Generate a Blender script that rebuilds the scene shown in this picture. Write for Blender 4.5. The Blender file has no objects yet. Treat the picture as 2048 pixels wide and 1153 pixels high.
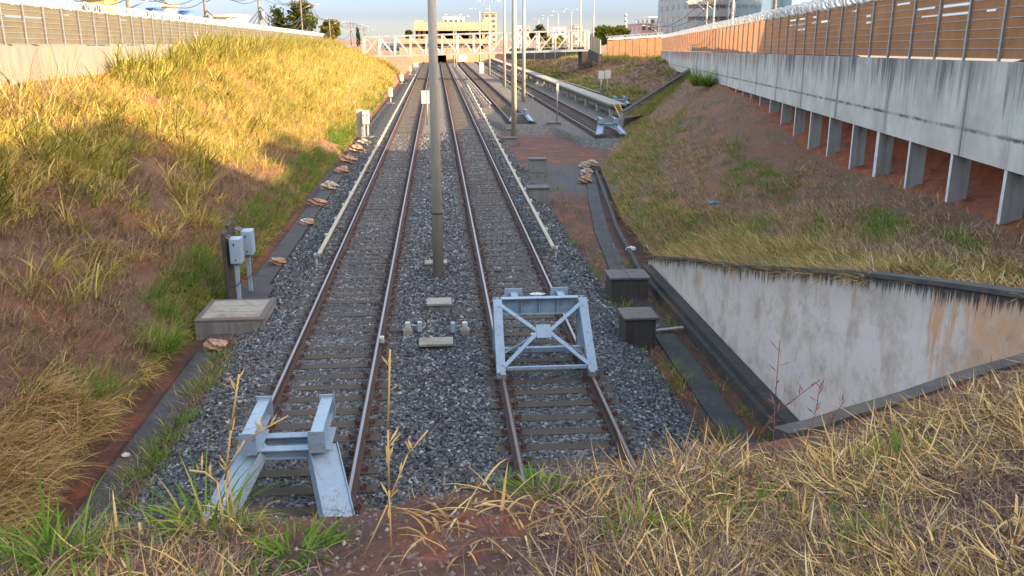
import bpy, bmesh, math, random
import numpy as np
from mathutils import Vector, Matrix
random.seed(7); RNG = np.random.default_rng(7)
S = bpy.context.scene; COL = S.collection
R = math.radians
# ------------------------------------------------------------------ camera
F, CX, CY, H = 1750., 1024., 576.5, 6.03
TH = math.atan(501 / F); PSI = math.atan(153 * math.cos(TH) / F)
FW = np.array([math.sin(PSI) * math.cos(TH), math.cos(PSI) * math.cos(TH), -math.sin(TH)])
RT = np.array([math.cos(PSI), -math.sin(PSI), 0.]); UP = np.cross(RT, FW)
cd = bpy.data.cameras.new('camera'); cam = bpy.data.objects.new('camera', cd); COL.objects.link(cam)
cd.sensor_width = 36; cd.lens = 36 * F / 2048; cd.clip_end = 4000; cd.clip_start = .1
cam.matrix_world = Matrix(((RT[0], UP[0], -FW[0], 0), (RT[1], UP[1], -FW[1], 0), (RT[2], UP[2], -FW[2], H), (0, 0, 0, 1)))
S.camera = cam
# ------------------------------------------------------------------ sky, sun, exposure
EL, AZ = R(21), R(112)
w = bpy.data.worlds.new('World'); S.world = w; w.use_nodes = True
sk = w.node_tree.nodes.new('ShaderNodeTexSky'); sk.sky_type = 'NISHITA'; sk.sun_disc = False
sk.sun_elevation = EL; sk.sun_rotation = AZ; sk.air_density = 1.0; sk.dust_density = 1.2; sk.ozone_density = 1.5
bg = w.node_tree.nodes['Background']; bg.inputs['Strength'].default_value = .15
# added ramp dims the low sky, brightens and warms the overhead to lift shade
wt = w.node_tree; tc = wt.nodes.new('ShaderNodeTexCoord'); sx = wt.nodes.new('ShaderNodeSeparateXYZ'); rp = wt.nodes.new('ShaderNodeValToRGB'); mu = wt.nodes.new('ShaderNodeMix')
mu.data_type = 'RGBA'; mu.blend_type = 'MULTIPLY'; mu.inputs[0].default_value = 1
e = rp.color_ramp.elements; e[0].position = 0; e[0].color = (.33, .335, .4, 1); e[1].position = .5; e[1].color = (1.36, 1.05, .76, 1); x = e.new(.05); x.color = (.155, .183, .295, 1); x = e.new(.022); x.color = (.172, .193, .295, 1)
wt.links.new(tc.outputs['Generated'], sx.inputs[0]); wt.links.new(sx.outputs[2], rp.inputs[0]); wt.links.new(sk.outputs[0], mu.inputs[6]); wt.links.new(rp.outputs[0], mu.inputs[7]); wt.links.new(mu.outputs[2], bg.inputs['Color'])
sd = bpy.data.lights.new('sun', 'SUN'); sd.energy = 2.5; sd.angle = R(.6); sd.color = (1, .74, .42)
so = bpy.data.objects.new('sun', sd); COL.objects.link(so)
SUN = Vector((math.sin(AZ) * math.cos(EL), math.cos(AZ) * math.cos(EL), math.sin(EL)))
so.rotation_euler = SUN.to_track_quat('Z', 'Y').to_euler(); so.location = (40, -20, 40)
S.view_settings.view_transform = 'Standard'; S.view_settings.look = 'None'
S.view_settings.exposure = 3.0; S.view_settings.gamma = 1


def ray(px, py):
    return FW + RT * (px - CX) / F - UP * (py - CY) / F
def on(px, py, z):          # the point at height z seen there in the photograph
    d = ray(px, py); return Vector(np.array([0, 0, H]) + d * ((z - H) / d[2]))
def at(px, py, Y):          # the point at distance Y
    d = ray(px, py); return Vector(np.array([0, 0, H]) + d * (Y / d[1]))

# ------------------------------------------------------------------ node helpers
class G:
    def __init__(s, name):
        s.m = bpy.data.materials.new(name); s.m.use_nodes = True; s.t = s.m.node_tree; s.t.nodes.clear()
        s.out = s.t.nodes.new('ShaderNodeOutputMaterial')
    def put(s, sock, v):
        if isinstance(v, bpy.types.NodeSocket): s.t.links.new(v, sock)
        elif v is not None:
            if isinstance(v, (tuple, list)) and len(v) == 3 and sock.type == 'RGBA': v = (*v, 1)
            sock.default_value = v
    def n(s, typ, ins=None, **a):
        x = s.t.nodes.new('ShaderNode' + typ)
        for k, v in a.items(): setattr(x, k, v)
        for k, v in (ins or {}).items(): s.put(x.inputs[k], v)
        return x
    def pos(s): return s.n('NewGeometry').outputs['Position']
    def rnd(s): return s.n('NewGeometry').outputs['Random Per Island']
    def mp(s, v, sc): return s.n('Mapping', {'Vector': v, 'Scale': sc}).outputs[0]
    def noise(s, scale, det=4, rough=.6, vec=None, dist=0):
        return s.n('TexNoise', {'Vector': vec if vec is not None else s.pos(), 'Scale': scale, 'Detail': det, 'Roughness': rough, 'Distortion': dist}).outputs[0]
    def vor(s, scale, vec=None, feat='F1', out='Distance'):
        return s.n('TexVoronoi', {'Vector': vec if vec is not None else s.pos(), 'Scale': scale}, feature=feat).outputs[out]
    def ramp(s, f, stops, interp='LINEAR'):
        x = s.n('ValToRGB', {'Fac': f}); cr = x.color_ramp; cr.interpolation = interp
        while len(cr.elements) < len(stops): cr.elements.new(.5)
        for e, (p, c) in zip(cr.elements, stops):
            e.position = p; e.color = (*c, 1) if isinstance(c, (tuple, list)) else (c, c, c, 1)
        return x.outputs[0]
    def mix(s, f, a, b, mode='MIX'):
        x = s.n('Mix', data_type='RGBA', blend_type=mode); s.put(x.inputs[0], f); s.put(x.inputs[6], a); s.put(x.inputs[7], b); return x.outputs[2]
    def ma(s, op, a, b=None, c=None):
        x = s.n('Math', operation=op); s.put(x.inputs[0], a)
        if b is not None: s.put(x.inputs[1], b)
        if c is not None: s.put(x.inputs[2], c)
        return x.outputs[0]
    def sep(s, v): return s.n('SeparateXYZ', {0: v}).outputs
    def attr(s, nm): return s.n('Attribute', attribute_name=nm).outputs['Fac']
    def bump(s, h, st=.5, d=.02): return s.n('Bump', {'Height': h, 'Strength': st, 'Distance': d}).outputs[0]
    def pr(s, col, rough=.8, metal=0, nor=None, spec=.4):
        p = s.n('BsdfPrincipled', {'Base Color': col, 'Roughness': rough, 'Metallic': metal, 'Specular IOR Level': spec})
        if nor is not None: s.put(p.inputs['Normal'], nor)
        s.t.links.new(p.outputs[0], s.out.inputs[0]); return s.m

def simple(name, a, b=None, scale=3, rough=.8, metal=0, bs=40, bst=.25, spec=.4, det=5, bd=.01):
    g = G(name); b = b or tuple(c * .6 for c in a)
    f = g.ramp(g.noise(scale, det, .65), [(.35, 0), (.65, 1)])
    return g.pr(g.mix(f, a, b), rough, metal, g.bump(g.noise(bs, 3), bst, bd), spec)

def leafmat(name, stops, tr=.35, patch=None):
    g = G(name); c = g.ramp(g.rnd(), stops)
    if patch:
        c = g.mix(g.ramp(g.noise(patch[1], 3), [(.42, 0), (.6, 1)]), c, g.mix(.75, c, patch[0]))
    d = g.n('BsdfDiffuse', {'Color': c}); t = g.n('BsdfTranslucent', {'Color': c})
    mx = g.n('MixShader', {0: tr, 1: d.outputs[0], 2: t.outputs[0]}); g.t.links.new(mx.outputs[0], g.out.inputs[0]); return g.m

# ------------------------------------------------------------------ mesh helpers
def npmesh(name, V, Fc, mats, parent=None, smooth=False, mi=None, attrs=None):
    V = np.asarray(V, np.float32).reshape(-1, 3); Fc = np.asarray(Fc, np.int32); k = Fc.shape[1]; nf = len(Fc)
    me = bpy.data.meshes.new(name); me.vertices.add(len(V)); me.vertices.foreach_set('co', V.ravel())
    me.loops.add(nf * k); me.loops.foreach_set('vertex_index', Fc.ravel())
    me.polygons.add(nf); me.polygons.foreach_set('loop_start', np.arange(0, nf * k, k, dtype=np.int32))
    me.polygons.foreach_set('use_smooth', np.full(nf, bool(smooth)))
    for m in (mats if isinstance(mats, (list, tuple)) else [mats]): me.materials.append(m)
    if mi is not None: me.polygons.foreach_set('material_index', np.asarray(mi, np.int32))
    for nm, val in (attrs or {}).items():
        a = me.attributes.new(nm, 'FLOAT', 'POINT'); a.data.foreach_set('value', np.asarray(val, np.float32))
    me.update(calc_edges=True); me.validate()
    o = bpy.data.objects.new(name, me); COL.objects.link(o)
    if parent: o.parent = parent
    return o

def gridmesh(name, X, Y, Z, mat, **kw):
    m, n = X.shape; V = np.stack([X, Y, Z], -1).reshape(-1, 3)
    i = np.arange(m * n).reshape(m, n)
    Fc = np.stack([i[:-1, :-1], i[1:, :-1], i[1:, 1:], i[:-1, 1:]], -1).reshape(-1, 4)
    return npmesh(name, V, Fc, mat, **kw)

class MB:
    def __init__(s): s.v = []; s.f = []; s.mi = []; s.sm = []
    def add(s, vs, fs, mi=0, sm=False):
        b = len(s.v); s.v += [tuple(v) for v in vs]; s.f += [tuple(b + i for i in f) for f in fs]; s.mi += [mi] * len(fs); s.sm += [sm] * len(fs); return s
    def box(s, c, d, rz=0, mi=0, taper=1):
        co, si = math.cos(rz), math.sin(rz); vs = []
        for z in (-1, 1):
            k = taper if z > 0 else 1
            for x, y in ((-1, -1), (1, -1), (1, 1), (-1, 1)):
                a, b = x * d[0] / 2 * k, y * d[1] / 2 * k
                vs.append((c[0] + a * co - b * si, c[1] + a * si + b * co, c[2] + z * d[2] / 2))
        return s.add(vs, [(3, 2, 1, 0), (4, 5, 6, 7), (0, 1, 5, 4), (1, 2, 6, 5), (2, 3, 7, 6), (3, 0, 4, 7)], mi)
    def bar(s, p, q, wd, ht, up=(0, 0, 1), mi=0):   # rectangular bar: wd sideways, ht along up
        p, q = Vector(p), Vector(q); d = (q - p).normalized(); u = Vector(up)
        a = d.cross(u)
        if a.length < 1e-4: a = d.cross(Vector((0, 1, 0)))
        a.normalize(); u = a.cross(d); vs = []
        for e in (p, q):
            for x, y in ((-1, -1), (1, -1), (1, 1), (-1, 1)): vs.append(e + a * x * wd / 2 + u * y * ht / 2)
        return s.add(vs, [(3, 2, 1, 0), (4, 5, 6, 7), (0, 1, 5, 4), (1, 2, 6, 5), (2, 3, 7, 6), (3, 0, 4, 7)], mi)
    def tube(s, p, q, r1, r2=None, n=10, mi=0, cap=True):
        r2 = r1 if r2 is None else r2; p, q = Vector(p), Vector(q); d = (q - p).normalized()
        a = d.orthogonal().normalized(); b = d.cross(a); vs = []
        for e, r in ((p, r1), (q, r2)):
            for i in range(n):
                t = 2 * math.pi * i / n; vs.append(e + (a * math.cos(t) + b * math.sin(t)) * r)
        fs = [(i, (i + 1) % n, n + (i + 1) % n, n + i) for i in range(n)]
        s.add(vs, fs, mi, True)
        if cap: s.add(vs, [tuple(range(n))[::-1], tuple(range(n, 2 * n))], mi)
        return s
    def path(s, pts, r, n=6, mi=0):
        for a, b in zip(pts[:-1], pts[1:]): s.tube(a, b, r, r, n, mi, True)
        return s
    def prof(s, poly, p, q, up=(0, 0, 1), mi=0):   # extrude an (across, up) outline from p to q
        p, q = Vector(p), Vector(q); d = (q - p).normalized(); a = d.cross(Vector(up)).normalized(); u = a.cross(d); n = len(poly)
        vs = [e + a * x + u * y for e in (p, q) for x, y in poly]
        fs = [(i, (i + 1) % n, n + (i + 1) % n, n + i) for i in range(n)]
        if isinstance(mi, int): mi = [mi] * n
        for f, k in zip(fs, mi): s.add([vs[i] for i in f], [(0, 1, 2, 3)], k)
        return s.add(vs, [tuple(range(n))[::-1], tuple(range(n, 2 * n))], mi[0])
    def ibeam(s, p, q, wd, ht, t=.02, up=(0, 0, 1)):
        h = ht / 2; u = Vector(up); p, q = Vector(p), Vector(q); d = (q - p).normalized(); a = d.cross(u).normalized(); u = a.cross(d)
        s.bar(p + u * (h - t / 2), q + u * (h - t / 2), wd, t, up); s.bar(p - u * (h - t / 2), q - u * (h - t / 2), wd, t, up)
        return s.bar(p, q, t, ht - 2 * t - .002, up)
    def build(s, name, mats, parent=None, world=False, bev=0):
        me = bpy.data.meshes.new(name); v = s.v
        if world and parent is not None:
            L = parent.location; v = [(a - L[0], b - L[1], c - L[2]) for a, b, c in v]
        me.from_pydata(v, [], s.f)
        for m in (mats if isinstance(mats, (list, tuple)) else [mats]): me.materials.append(m)
        me.polygons.foreach_set('material_index', s.mi); me.polygons.foreach_set('use_smooth', s.sm)
        bm = bmesh.new(); bm.from_mesh(me); bmesh.ops.remove_doubles(bm, verts=bm.verts, dist=1e-5); bmesh.ops.recalc_face_normals(bm, faces=bm.faces); bm.to_mesh(me); bm.free()
        o = bpy.data.objects.new(name, me); COL.objects.link(o)
        if parent is not None: o.parent = parent
        if bev:
            b = o.modifiers.new('bevel', 'BEVEL'); b.width = bev; b.segments = 2; b.limit_method = 'ANGLE'; b.angle_limit = R(50)
        return o

def thing(name, label, cat, loc=(0, 0, 0), rz=0, group=None):
    o = bpy.data.objects.new(name, None); o.empty_display_size = .2; COL.objects.link(o); o.location = loc; o.rotation_euler = (0, 0, rz)
    return tag(o, label, cat, group)
def tag(o, label, cat, group=None):
    o['label'] = label; o['category'] = cat
    if group: o['group'] = group
    return o
def kind(o, k): o['kind'] = k; return o
def dup(root, loc, rz=None, label=None, sc=None):
    r = root.copy(); COL.objects.link(r); r.location = loc
    if rz is not None: r.rotation_euler = (0, 0, rz)
    if sc: r.scale = (sc, sc, sc)
    if label: r['label'] = label
    for ch in list(root.children):
        c = ch.copy(); COL.objects.link(c); c.parent = r
        for g in ch.children:
            d = g.copy(); COL.objects.link(d); d.parent = c
    return r

def sn(x, y, s=0):      # cheap smooth noise for terrain, about -1..1
    return (np.sin(x * 1.3 + s + 1.7 * np.sin(y * .7 + s)) + np.sin(y * 1.1 + 2.1 * s + 1.3 * np.sin(x * .9 - s)) + .6 * np.sin(x * 2.9 - y * 2.3 + s) + .4 * np.sin(x * 4.7 + y * 5.1 + 3 * s)) / 3
def blades(P, L, W, az, lean, curl, seg=3):
    n = len(P); h = np.stack([np.cos(az), np.sin(az)], -1); wa = az + np.pi / 2 + RNG.normal(0, .5, n)
    wv = np.stack([np.cos(wa), np.sin(wa), np.zeros(n)], -1); p = P.copy(); V = []
    for k in range(seg + 1):
        t = k / seg; wd = (W * (1 - .92 * t ** 1.6))[:, None] / 2
        V.append(p - wv * wd); V.append(p + wv * wd)
        a = lean + curl * (k + .5) / seg; st = (L / seg)[:, None]
        p = p + np.concatenate([h * np.sin(a)[:, None], np.cos(a)[:, None]], 1) * st
    V = np.stack(V, 1).reshape(-1, 3); b = (np.arange(n) * 2 * (seg + 1))[:, None]
    Fc = np.concatenate([b + np.array([[2 * k, 2 * k + 1, 2 * k + 3, 2 * k + 2]]) for k in range(seg)], 0)
    return V, Fc
class Grass:
    def __init__(s): s.V = []; s.F = []; s.n = 0
    def add(s, V, Fc): s.V.append(V); s.F.append(Fc + s.n); s.n += len(V)
    def clumps(s, C, nb, L, W, rad, lean=(.1, .7), curl=(.2, 1.2), down=None, seg=3):
        C = np.asarray(C); n = len(C) * nb; P = np.repeat(C, nb, 0); r = rad * np.sqrt(RNG.random(n)); a = RNG.random(n) * 2 * np.pi
        P[:, 0] += r * np.cos(a); P[:, 1] += r * np.sin(a); P[:, 2] -= .02
        az = a + RNG.normal(0, .6, n)
        if down is not None: az = np.where(RNG.random(n) < down[1], down[0] + RNG.normal(0, .8, n), az)
        k = np.repeat(.6 + .8 * RNG.random(len(C)), nb)
        s.add(*blades(P, L * k * (.5 + .7 * RNG.random(n)), W * (.6 + .8 * RNG.random(n)), az, RNG.uniform(*lean, n), RNG.uniform(*curl, n), seg))
    def build(s, name, mat, parent=None):
        return npmesh(name, np.concatenate(s.V), np.concatenate(s.F), mat, parent)

# ------------------------------------------------------------------ materials
g = G('red_soil'); n1 = g.noise(.9, 6, .65); n2 = g.noise(7, 6, .7)
c = g.ramp(n1, [(.3, (.05, .03, .026)), (.5, (.1, .038, .026)), (.66, (.22, .06, .028))]); c = g.mix(g.ramp(n2, [(.4, 0), (.7, .6)]), c, (.05, .03, .025))
yq = g.ma('MULTIPLY_ADD', g.noise(.6, 5), 5., g.sep(g.pos())[1]); pv = g.ma('MULTIPLY', g.ramp(g.n('MapRange', {0: yq, 1: 39.5, 2: 42.}).outputs[0], [(0, 0), (1, 1)]), g.ramp(g.n('MapRange', {0: yq, 1: 51., 2: 48.}).outputs[0], [(0, 0), (1, 1)]))
c = g.mix(pv, c, g.mix(n2, (.04, .037, .04), (.085, .08, .082))); lit = g.ramp(g.noise(16, 5, .8), [(.66, 0), (.7, .5)]); c = g.mix(lit, c, (.22, .17, .12))
M_soil = g.pr(c, .95, nor=g.bump(g.noise(22, 6, .75), .8, .05))
g = G('bank_soil'); n1 = g.noise(.5, 6, .65); n2 = g.noise(5, 6, .75)
c = g.ramp(n1, [(.3, (.1, .06, .042)), (.48, (.15, .075, .045)), (.6, (.22, .072, .035)), (.75, (.28, .085, .035))])
c = g.mix(g.ramp(n2, [(.42, 0), (.62, .7)]), c, (.2, .13, .075)); M_bank = g.pr(c, .95, nor=g.bump(g.noise(14, 8, .8), 1, .12))
g = G('ballast'); v = g.n('TexVoronoi', {'Vector': g.pos(), 'Scale': 15}); br = g.ramp(g.noise(.35, 4), [(.4, 0), (.62, 1)])
yy = g.n('MapRange', {0: g.sep(g.pos())[1], 1: 28., 2: 75.}).outputs[0]
c = g.ramp(g.n('SeparateColor', {0: v.outputs['Color']}).outputs[0], [(0, (.014, .015, .018)), (.5, (.062, .063, .07)), (.85, (.12, .12, .122)), (1, (.23, .22, .2))])
c = g.mix(g.ma('MULTIPLY', yy, g.ma('MULTIPLY_ADD', br, .35, .55)), c, g.mix(.55, c, (.14, .1, .066)))
M_ballast = g.pr(c, .9, nor=g.bump(g.ma('SUBTRACT', 1., v.outputs['Distance']), 1, .06))
g = G('ballast_stone'); c = g.ramp(g.rnd(), [(0, (.012, .013, .017)), (.4, (.052, .053, .06)), (.8, (.11, .112, .122)), (.95, (.19, .19, .2)), (1, (.36, .35, .34))])
c = g.mix(g.ramp(g.noise(.8, 3), [(.5, 0), (.75, .6)]), c, (.075, .055, .042)); x_ = g.ma('ABSOLUTE', g.ma('SUBTRACT', g.ma('ABSOLUTE', g.ma('SUBTRACT', g.ma('ABSOLUTE', g.ma('ADD', g.sep(g.pos())[0], .11)), 2.04)), .83)); c = g.mix(g.ma('MULTIPLY', g.ramp(x_, [(.08, .75), (.34, 0)]), g.ramp(g.noise(1.1, 5), [(.35, .3), (.65, 1)])), c, (.06, .034, .024)); M_stone = g.pr(c, .75, nor=g.bump(g.noise(60, 3), .4, .01))

def concrete(name, a, b, dark, streak=.6, bsc=25):
    g = G(name); P = g.pos(); st = g.noise(1, 5, .7, g.mp(P, (4, 4, .22))); big = g.noise(.7, 5, .6)
    c = g.mix(g.ramp(big, [(.35, 0), (.7, 1)]), a, b); c = g.mix(g.ma('MULTIPLY', g.ramp(st, [(.48, 0), (.68, 1)]), streak), c, dark)
    return g.pr(c, .9, nor=g.bump(g.noise(bsc, 6, .7), .35, .02))
def slabmat(name, a, b, c3):
    g = G(name); c = g.ramp(g.noise(2.2, 6, .7), [(.3, a), (.55, b), (.75, c3)]); c = g.mix(g.ramp(g.noise(.9, 6, .75), [(.55, 0), (.68, .6)]), c, (.1, .05, .035)); return g.pr(c, .85, nor=g.bump(g.noise(30, 6, .7), .4, .02))
M_conc = concrete('grey_concrete', (.2, .195, .185), (.13, .125, .12), (.05, .048, .045))
g = G('dark_concrete'); P = g.pos(); c = g.mix(g.noise(2, 6, .7), (.022, .02, .02), (.068, .062, .057)); st = g.noise(1, 5, .7, g.mp(P, (5, 5, .4))); c = g.mix(g.ramp(st, [(.5, 0), (.65, .8)]), c, (.02, .019, .018))
c = g.mix(g.ramp(g.noise(1.1, 6, .7), [(.52, 0), (.64, .7)]), c, (.09, .042, .03)); M_dkconc = g.pr(c, .92, nor=g.bump(g.noise(16, 7, .75), .6, .03))
M_walk = slabmat('walkway_concrete', (.018, .017, .019), (.036, .034, .036), (.065, .045, .036))
M_lid = slabmat('concrete_lid', (.16, .14, .12), (.24, .22, .19), (.1, .09, .08))
M_dklid = slabmat('dark_lid', (.07, .062, .058), (.1, .085, .08), (.045, .04, .038))
M_pole = concrete('pole_concrete', (.36, .33, .27), (.28, .26, .22), (.16, .14, .12), .5)
# stained beam: streaks running down from its top, a rough joint line
g = G('beam_concrete'); P = g.pos(); be = g.attr('below'); st = g.noise(1, 6, .75, g.mp(P, (5, 5, .12))); st2 = g.noise(1, 4, .7, g.mp(P, (1.1, 1.1, .1)))
c = g.mix(g.ramp(g.noise(.8, 6, .65), [(.35, 0), (.65, 1)]), (.44, .41, .37), (.31, .285, .25))
topm = g.ma('SUBTRACT', g.ma('MULTIPLY_ADD', st, 2.6, -.75), g.ma('MULTIPLY', be, .55)); topm = g.ramp(topm, [(.1, 0), (.45, 1)])
c = g.mix(g.ma('MULTIPLY', topm, g.ramp(st2, [(.36, .1), (.6, .95)])), c, (.06, .055, .05))
c = g.mix(g.ma('MULTIPLY', g.ramp(st2, [(.57, 0), (.72, 1)]), .55), c, (.1, .09, .085))
yy = g.n('MapRange', {0: g.sep(P)[1], 1: 42., 2: 55.}).outputs[0]
rust = g.ma('MULTIPLY', g.ma('MULTIPLY', g.ramp(st2, [(.5, 0), (.56, 1)]), yy), g.ramp(be, [(0, 1), (.9, 0)])); c = g.mix(g.ma('MULTIPLY', rust, .8), c, (.38, .11, .035))
jn = g.ma('ABSOLUTE', g.ma('SUBTRACT', be, g.ma('MULTIPLY_ADD', g.noise(6, 4), .07, 1.4))); jm = g.ma('MULTIPLY', g.ramp(jn, [(.012, 1), (.06, 0)]), g.ramp(g.noise(1.5, 3), [(.4, .25), (.6, 1)]))
c = g.mix(jm, c, (.055, .05, .045))
yj = g.ma('ABSOLUTE', g.ma('SUBTRACT', g.ma('FRACT', g.ma('DIVIDE', g.sep(P)[1], 5.25)), .5)); c = g.mix(g.ramp(yj, [(.0, .9), (.004, .75), (.007, 0)]), c, (.05, .046, .042)); c = g.mix(g.ma('MULTIPLY', g.ramp(yj, [(.0, .75), (.05, 0)]), g.ramp(st, [(.42, 0), (.56, 1)])), c, (.08, .072, .066))
M_beam = g.pr(c, .9, nor=g.bump(g.noise(12, 6, .7), .3, .02))
# plastered wing wall: black drips from the coping, an orange stained end
g = G('plaster_wall'); P = g.pos(); be = g.attr('below'); y = g.sep(P)[1]; st = g.noise(1, 7, .85, g.mp(P, (15, 15, .5))); bl = g.noise(1.5, 6, .7)
c = g.ramp(bl, [(.3, (.48, .435, .455)), (.46, (.55, .475, .425)), (.58, (.42, .36, .32)), (.72, (.31, .24, .18))])
vs = g.noise(1, 5, .7, g.mp(P, (3, 3, .3))); c = g.mix(g.ramp(vs, [(.55, 0), (.75, .6)]), c, (.33, .27, .23))
fade = g.ramp(be, [(.1, 1), (.75, 0)]); c = g.mix(g.ma('MULTIPLY', fade, .55), c, (.3, .27, .24))
om = g.ma('MULTIPLY', g.ramp(g.ma('MULTIPLY_ADD', vs, 1.6, g.ma('MULTIPLY_ADD', y, -.42, 3.75)), [(.45, 0), (.6, 1)]), g.ramp(bl, [(.3, .9), (.66, .45)])); c = g.mix(g.ma('MULTIPLY', om, g.ramp(g.noise(2.6, 7, .8), [(.34, .55), (.54, .98)])), c, g.mix(g.noise(1.7, 5), (.36, .145, .042), (.52, .25, .08)))
o2 = g.ma('MULTIPLY', g.ramp(g.noise(1, 4, .7, g.mp(P, (2.2, 2.2, .5))), [(.58, 0), (.68, 1)]), g.ramp(be, [(.2, .7), (1.1, 0)])); c = g.mix(o2, c, (.42, .2, .09))
dr = g.ramp(g.ma('SUBTRACT', g.ma('ADD', g.ma('MULTIPLY', g.ma('SUBTRACT', st, .46), g.ma('MULTIPLY_ADD', g.noise(1, 4, .7, g.mp(P, (1.3, 1.3, .2))), 5.5, -1.6)), .13), be), [(-.05, 0), (.1, 1)]); c = g.mix(dr, c, (.03, .028, .027))
dm = g.ramp(g.noise(3.2, 6, .8), [(.58, 0), (.68, .6)]); c = g.mix(dm, c, (.2, .16, .13))
M_plaster = g.pr(c, .85, nor=g.bump(g.noise(9, 6, .7), .25, .02))
M_cope = simple('coping', (.035, .033, .032), (.07, .06, .055), 3, .9, bs=20, bst=.6)
g = G('pale_wall'); P = g.pos(); st = g.noise(1, 5, .7, g.mp(P, (2.5, 2.5, .15))); c = g.mix(g.ramp(st, [(.4, 0), (.7, 1)]), (.145, .138, .122), (.105, .095, .08))
st2 = g.noise(1, 4, .7, g.mp(P, (1.2, 1.2, .1))); c = g.mix(g.ramp(st2, [(.62, 0), (.72, .6)]), c, (.4, .2, .1)); M_pale = g.pr(c, .9, nor=g.bump(g.noise(15, 5), .3, .02))

g = G('sleeper_wood'); c = g.mix(g.noise(3, 6, .7, g.mp(g.pos(), (1, 14, 6))), (.016, .012, .01), (.085, .063, .046)); M_sleep = g.pr(c, .9, nor=g.bump(g.noise(4, 5, .7, g.mp(g.pos(), (1, 16, 8))), .6, .01))
M_clip = simple('rusty_clip', (.1, .028, .02), (.05, .02, .018), 20, .8)
g = G('rail_side'); M_rside = g.pr(g.mix(g.noise(5, 5), (.025, .015, .012), (.07, .032, .023)), .75, nor=g.bump(g.noise(30, 4), .3, .01))
g = G('rail_top'); M_rtop = g.pr(g.mix(g.noise(4, 4, .6, g.mp(g.pos(), (30, .6, 1))), (.26, .235, .245), (.17, .145, .15)), .38, 1.)
g = G('rail_top_worn'); y = g.n('MapRange', {0: g.sep(g.pos())[1], 1: 15., 2: 17.}).outputs[0]; c = g.mix(y, g.mix(g.noise(9, 4), (.08, .05, .043), (.13, .09, .082)), (.26, .235, .245))
M_rtopr = g.pr(c, .42, g.ma('MULTIPLY', y, .95))
g = G('grey_paint'); c = g.mix(g.ramp(g.noise(2.2, 5, .7), [(.4, 0), (.75, 1)]), (.21, .28, .36), (.175, .23, .295)); c = g.mix(g.ramp(g.noise(9, 6, .8), [(.54, 0), (.66, .75)]), c, (.12, .085, .065)); M_paint = g.pr(c, .5, nor=g.bump(g.noise(40, 3), .08, .01))
g = G('box_paint'); c = g.mix(g.ramp(g.noise(3, 5, .7), [(.4, 0), (.75, 1)]), (.22, .3, .37), (.19, .26, .33)); M_boxp = g.pr(c, .5)
M_white = simple('white_paint', (.46, .45, .43), (.36, .35, .32), 3, .6)
g = G('cover_board'); M_cover = g.pr(g.mix(g.ramp(g.noise(2, 5, .7, g.mp(g.pos(), (1, .5, 1))), [(.4, 0), (.7, 1)]), (.33, .29, .235), (.22, .19, .15)), .7)
M_steel = simple('galvanised', (.3, .31, .32), (.22, .22, .23), 6, .5, .5)
M_dark = simple('dark_void', (.012, .012, .014), (.008, .008, .008), 1, .9)
M_wire = simple('black_cable', (.02, .02, .02), None, 4, .7)
g = G('razor_wire'); M_razor = g.pr(g.mix(g.rnd(), (.55, .55, .53), (.75, .73, .7)), .4, .35)
M_bag = simple('dirty_bag', (.34, .22, .16), (.2, .1, .06), 6, .85, bs=14, bst=.8, bd=.03)
M_wbag = simple('white_bag', (.42, .36, .31), (.2, .1, .06), 5, .8, bs=14, bst=.8, bd=.03)
M_cyan = simple('cyan_plastic', (.03, .2, .27), (.04, .15, .2), 8, .5)
M_yell = simple('yellow_paint', (.5, .28, .06), (.35, .2, .06), 6, .6)
# translucent corrugated fence sheets
def sheet(name, a, b, tr):
    g = G(name); P = g.pos(); z = g.sep(P)
    c = g.mix(g.ramp(g.noise(1.3, 4, .6), [(.35, 0), (.7, 1)]), a, b); wv = g.ma('SINE', g.ma('MULTIPLY', g.ma('ADD', z[0], z[1]), 80.))
    nb = g.bump(g.ma('MULTIPLY_ADD', wv, .5, .5), .8, .012)
    d = g.n('BsdfDiffuse', {'Color': c, 'Normal': nb}); t = g.n('BsdfTranslucent', {'Color': c}); m = g.n('MixShader', {0: tr, 1: d.outputs[0], 2: t.outputs[0]})
    g.t.links.new(m.outputs[0], g.out.inputs[0]); return g.m
M_orange = sheet('orange_sheet', (.31, .168, .09), (.25, .13, .07), .45)
M_beige = sheet('beige_sheet', (.13, .117, .088), (.105, .094, .07), .25)

# vegetation
STRAW = [(0, (.16, .08, .03)), (.3, (.42, .27, .08)), (.6, (.6, .43, .13)), (.85, (.72, .55, .22)), (1, (.38, .32, .07))]
M_straw = leafmat('straw', STRAW, .35, ((.3, .28, .06), .35))
M_dead = leafmat('dead_grass', [(0, (.07, .046, .038)), (.4, (.155, .1, .075)), (.75, (.27, .182, .108)), (1, (.48, .36, .18))], .2)
M_green = leafmat('green_grass', [(0, (.05, .12, .018)), (.4, (.1, .2, .025)), (.75, (.17, .25, .04)), (1, (.36, .3, .1))], .4)
M_olive = leafmat('olive_grass', [(0, (.14, .13, .03)), (.4, (.24, .22, .05)), (.75, (.34, .28, .08)), (1, (.5, .38, .14))], .4)
M_dead2 = leafmat('slope_dead_grass', [(0, (.14, .085, .065)), (.45, (.28, .185, .125)), (.75, (.42, .3, .17)), (1, (.6, .47, .26))], .25)
M_fg = leafmat('cut_straw', [(0, (.09, .05, .03)), (.3, (.24, .145, .06)), (.65, (.44, .28, .105)), (.9, (.58, .41, .18)), (1, (.66, .52, .3))], .15)
M_mdead = leafmat('mound_dead', [(0, (.06, .038, .035)), (.4, (.14, .095, .078)), (.75, (.24, .17, .125)), (1, (.42, .32, .2))], .15)
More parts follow.
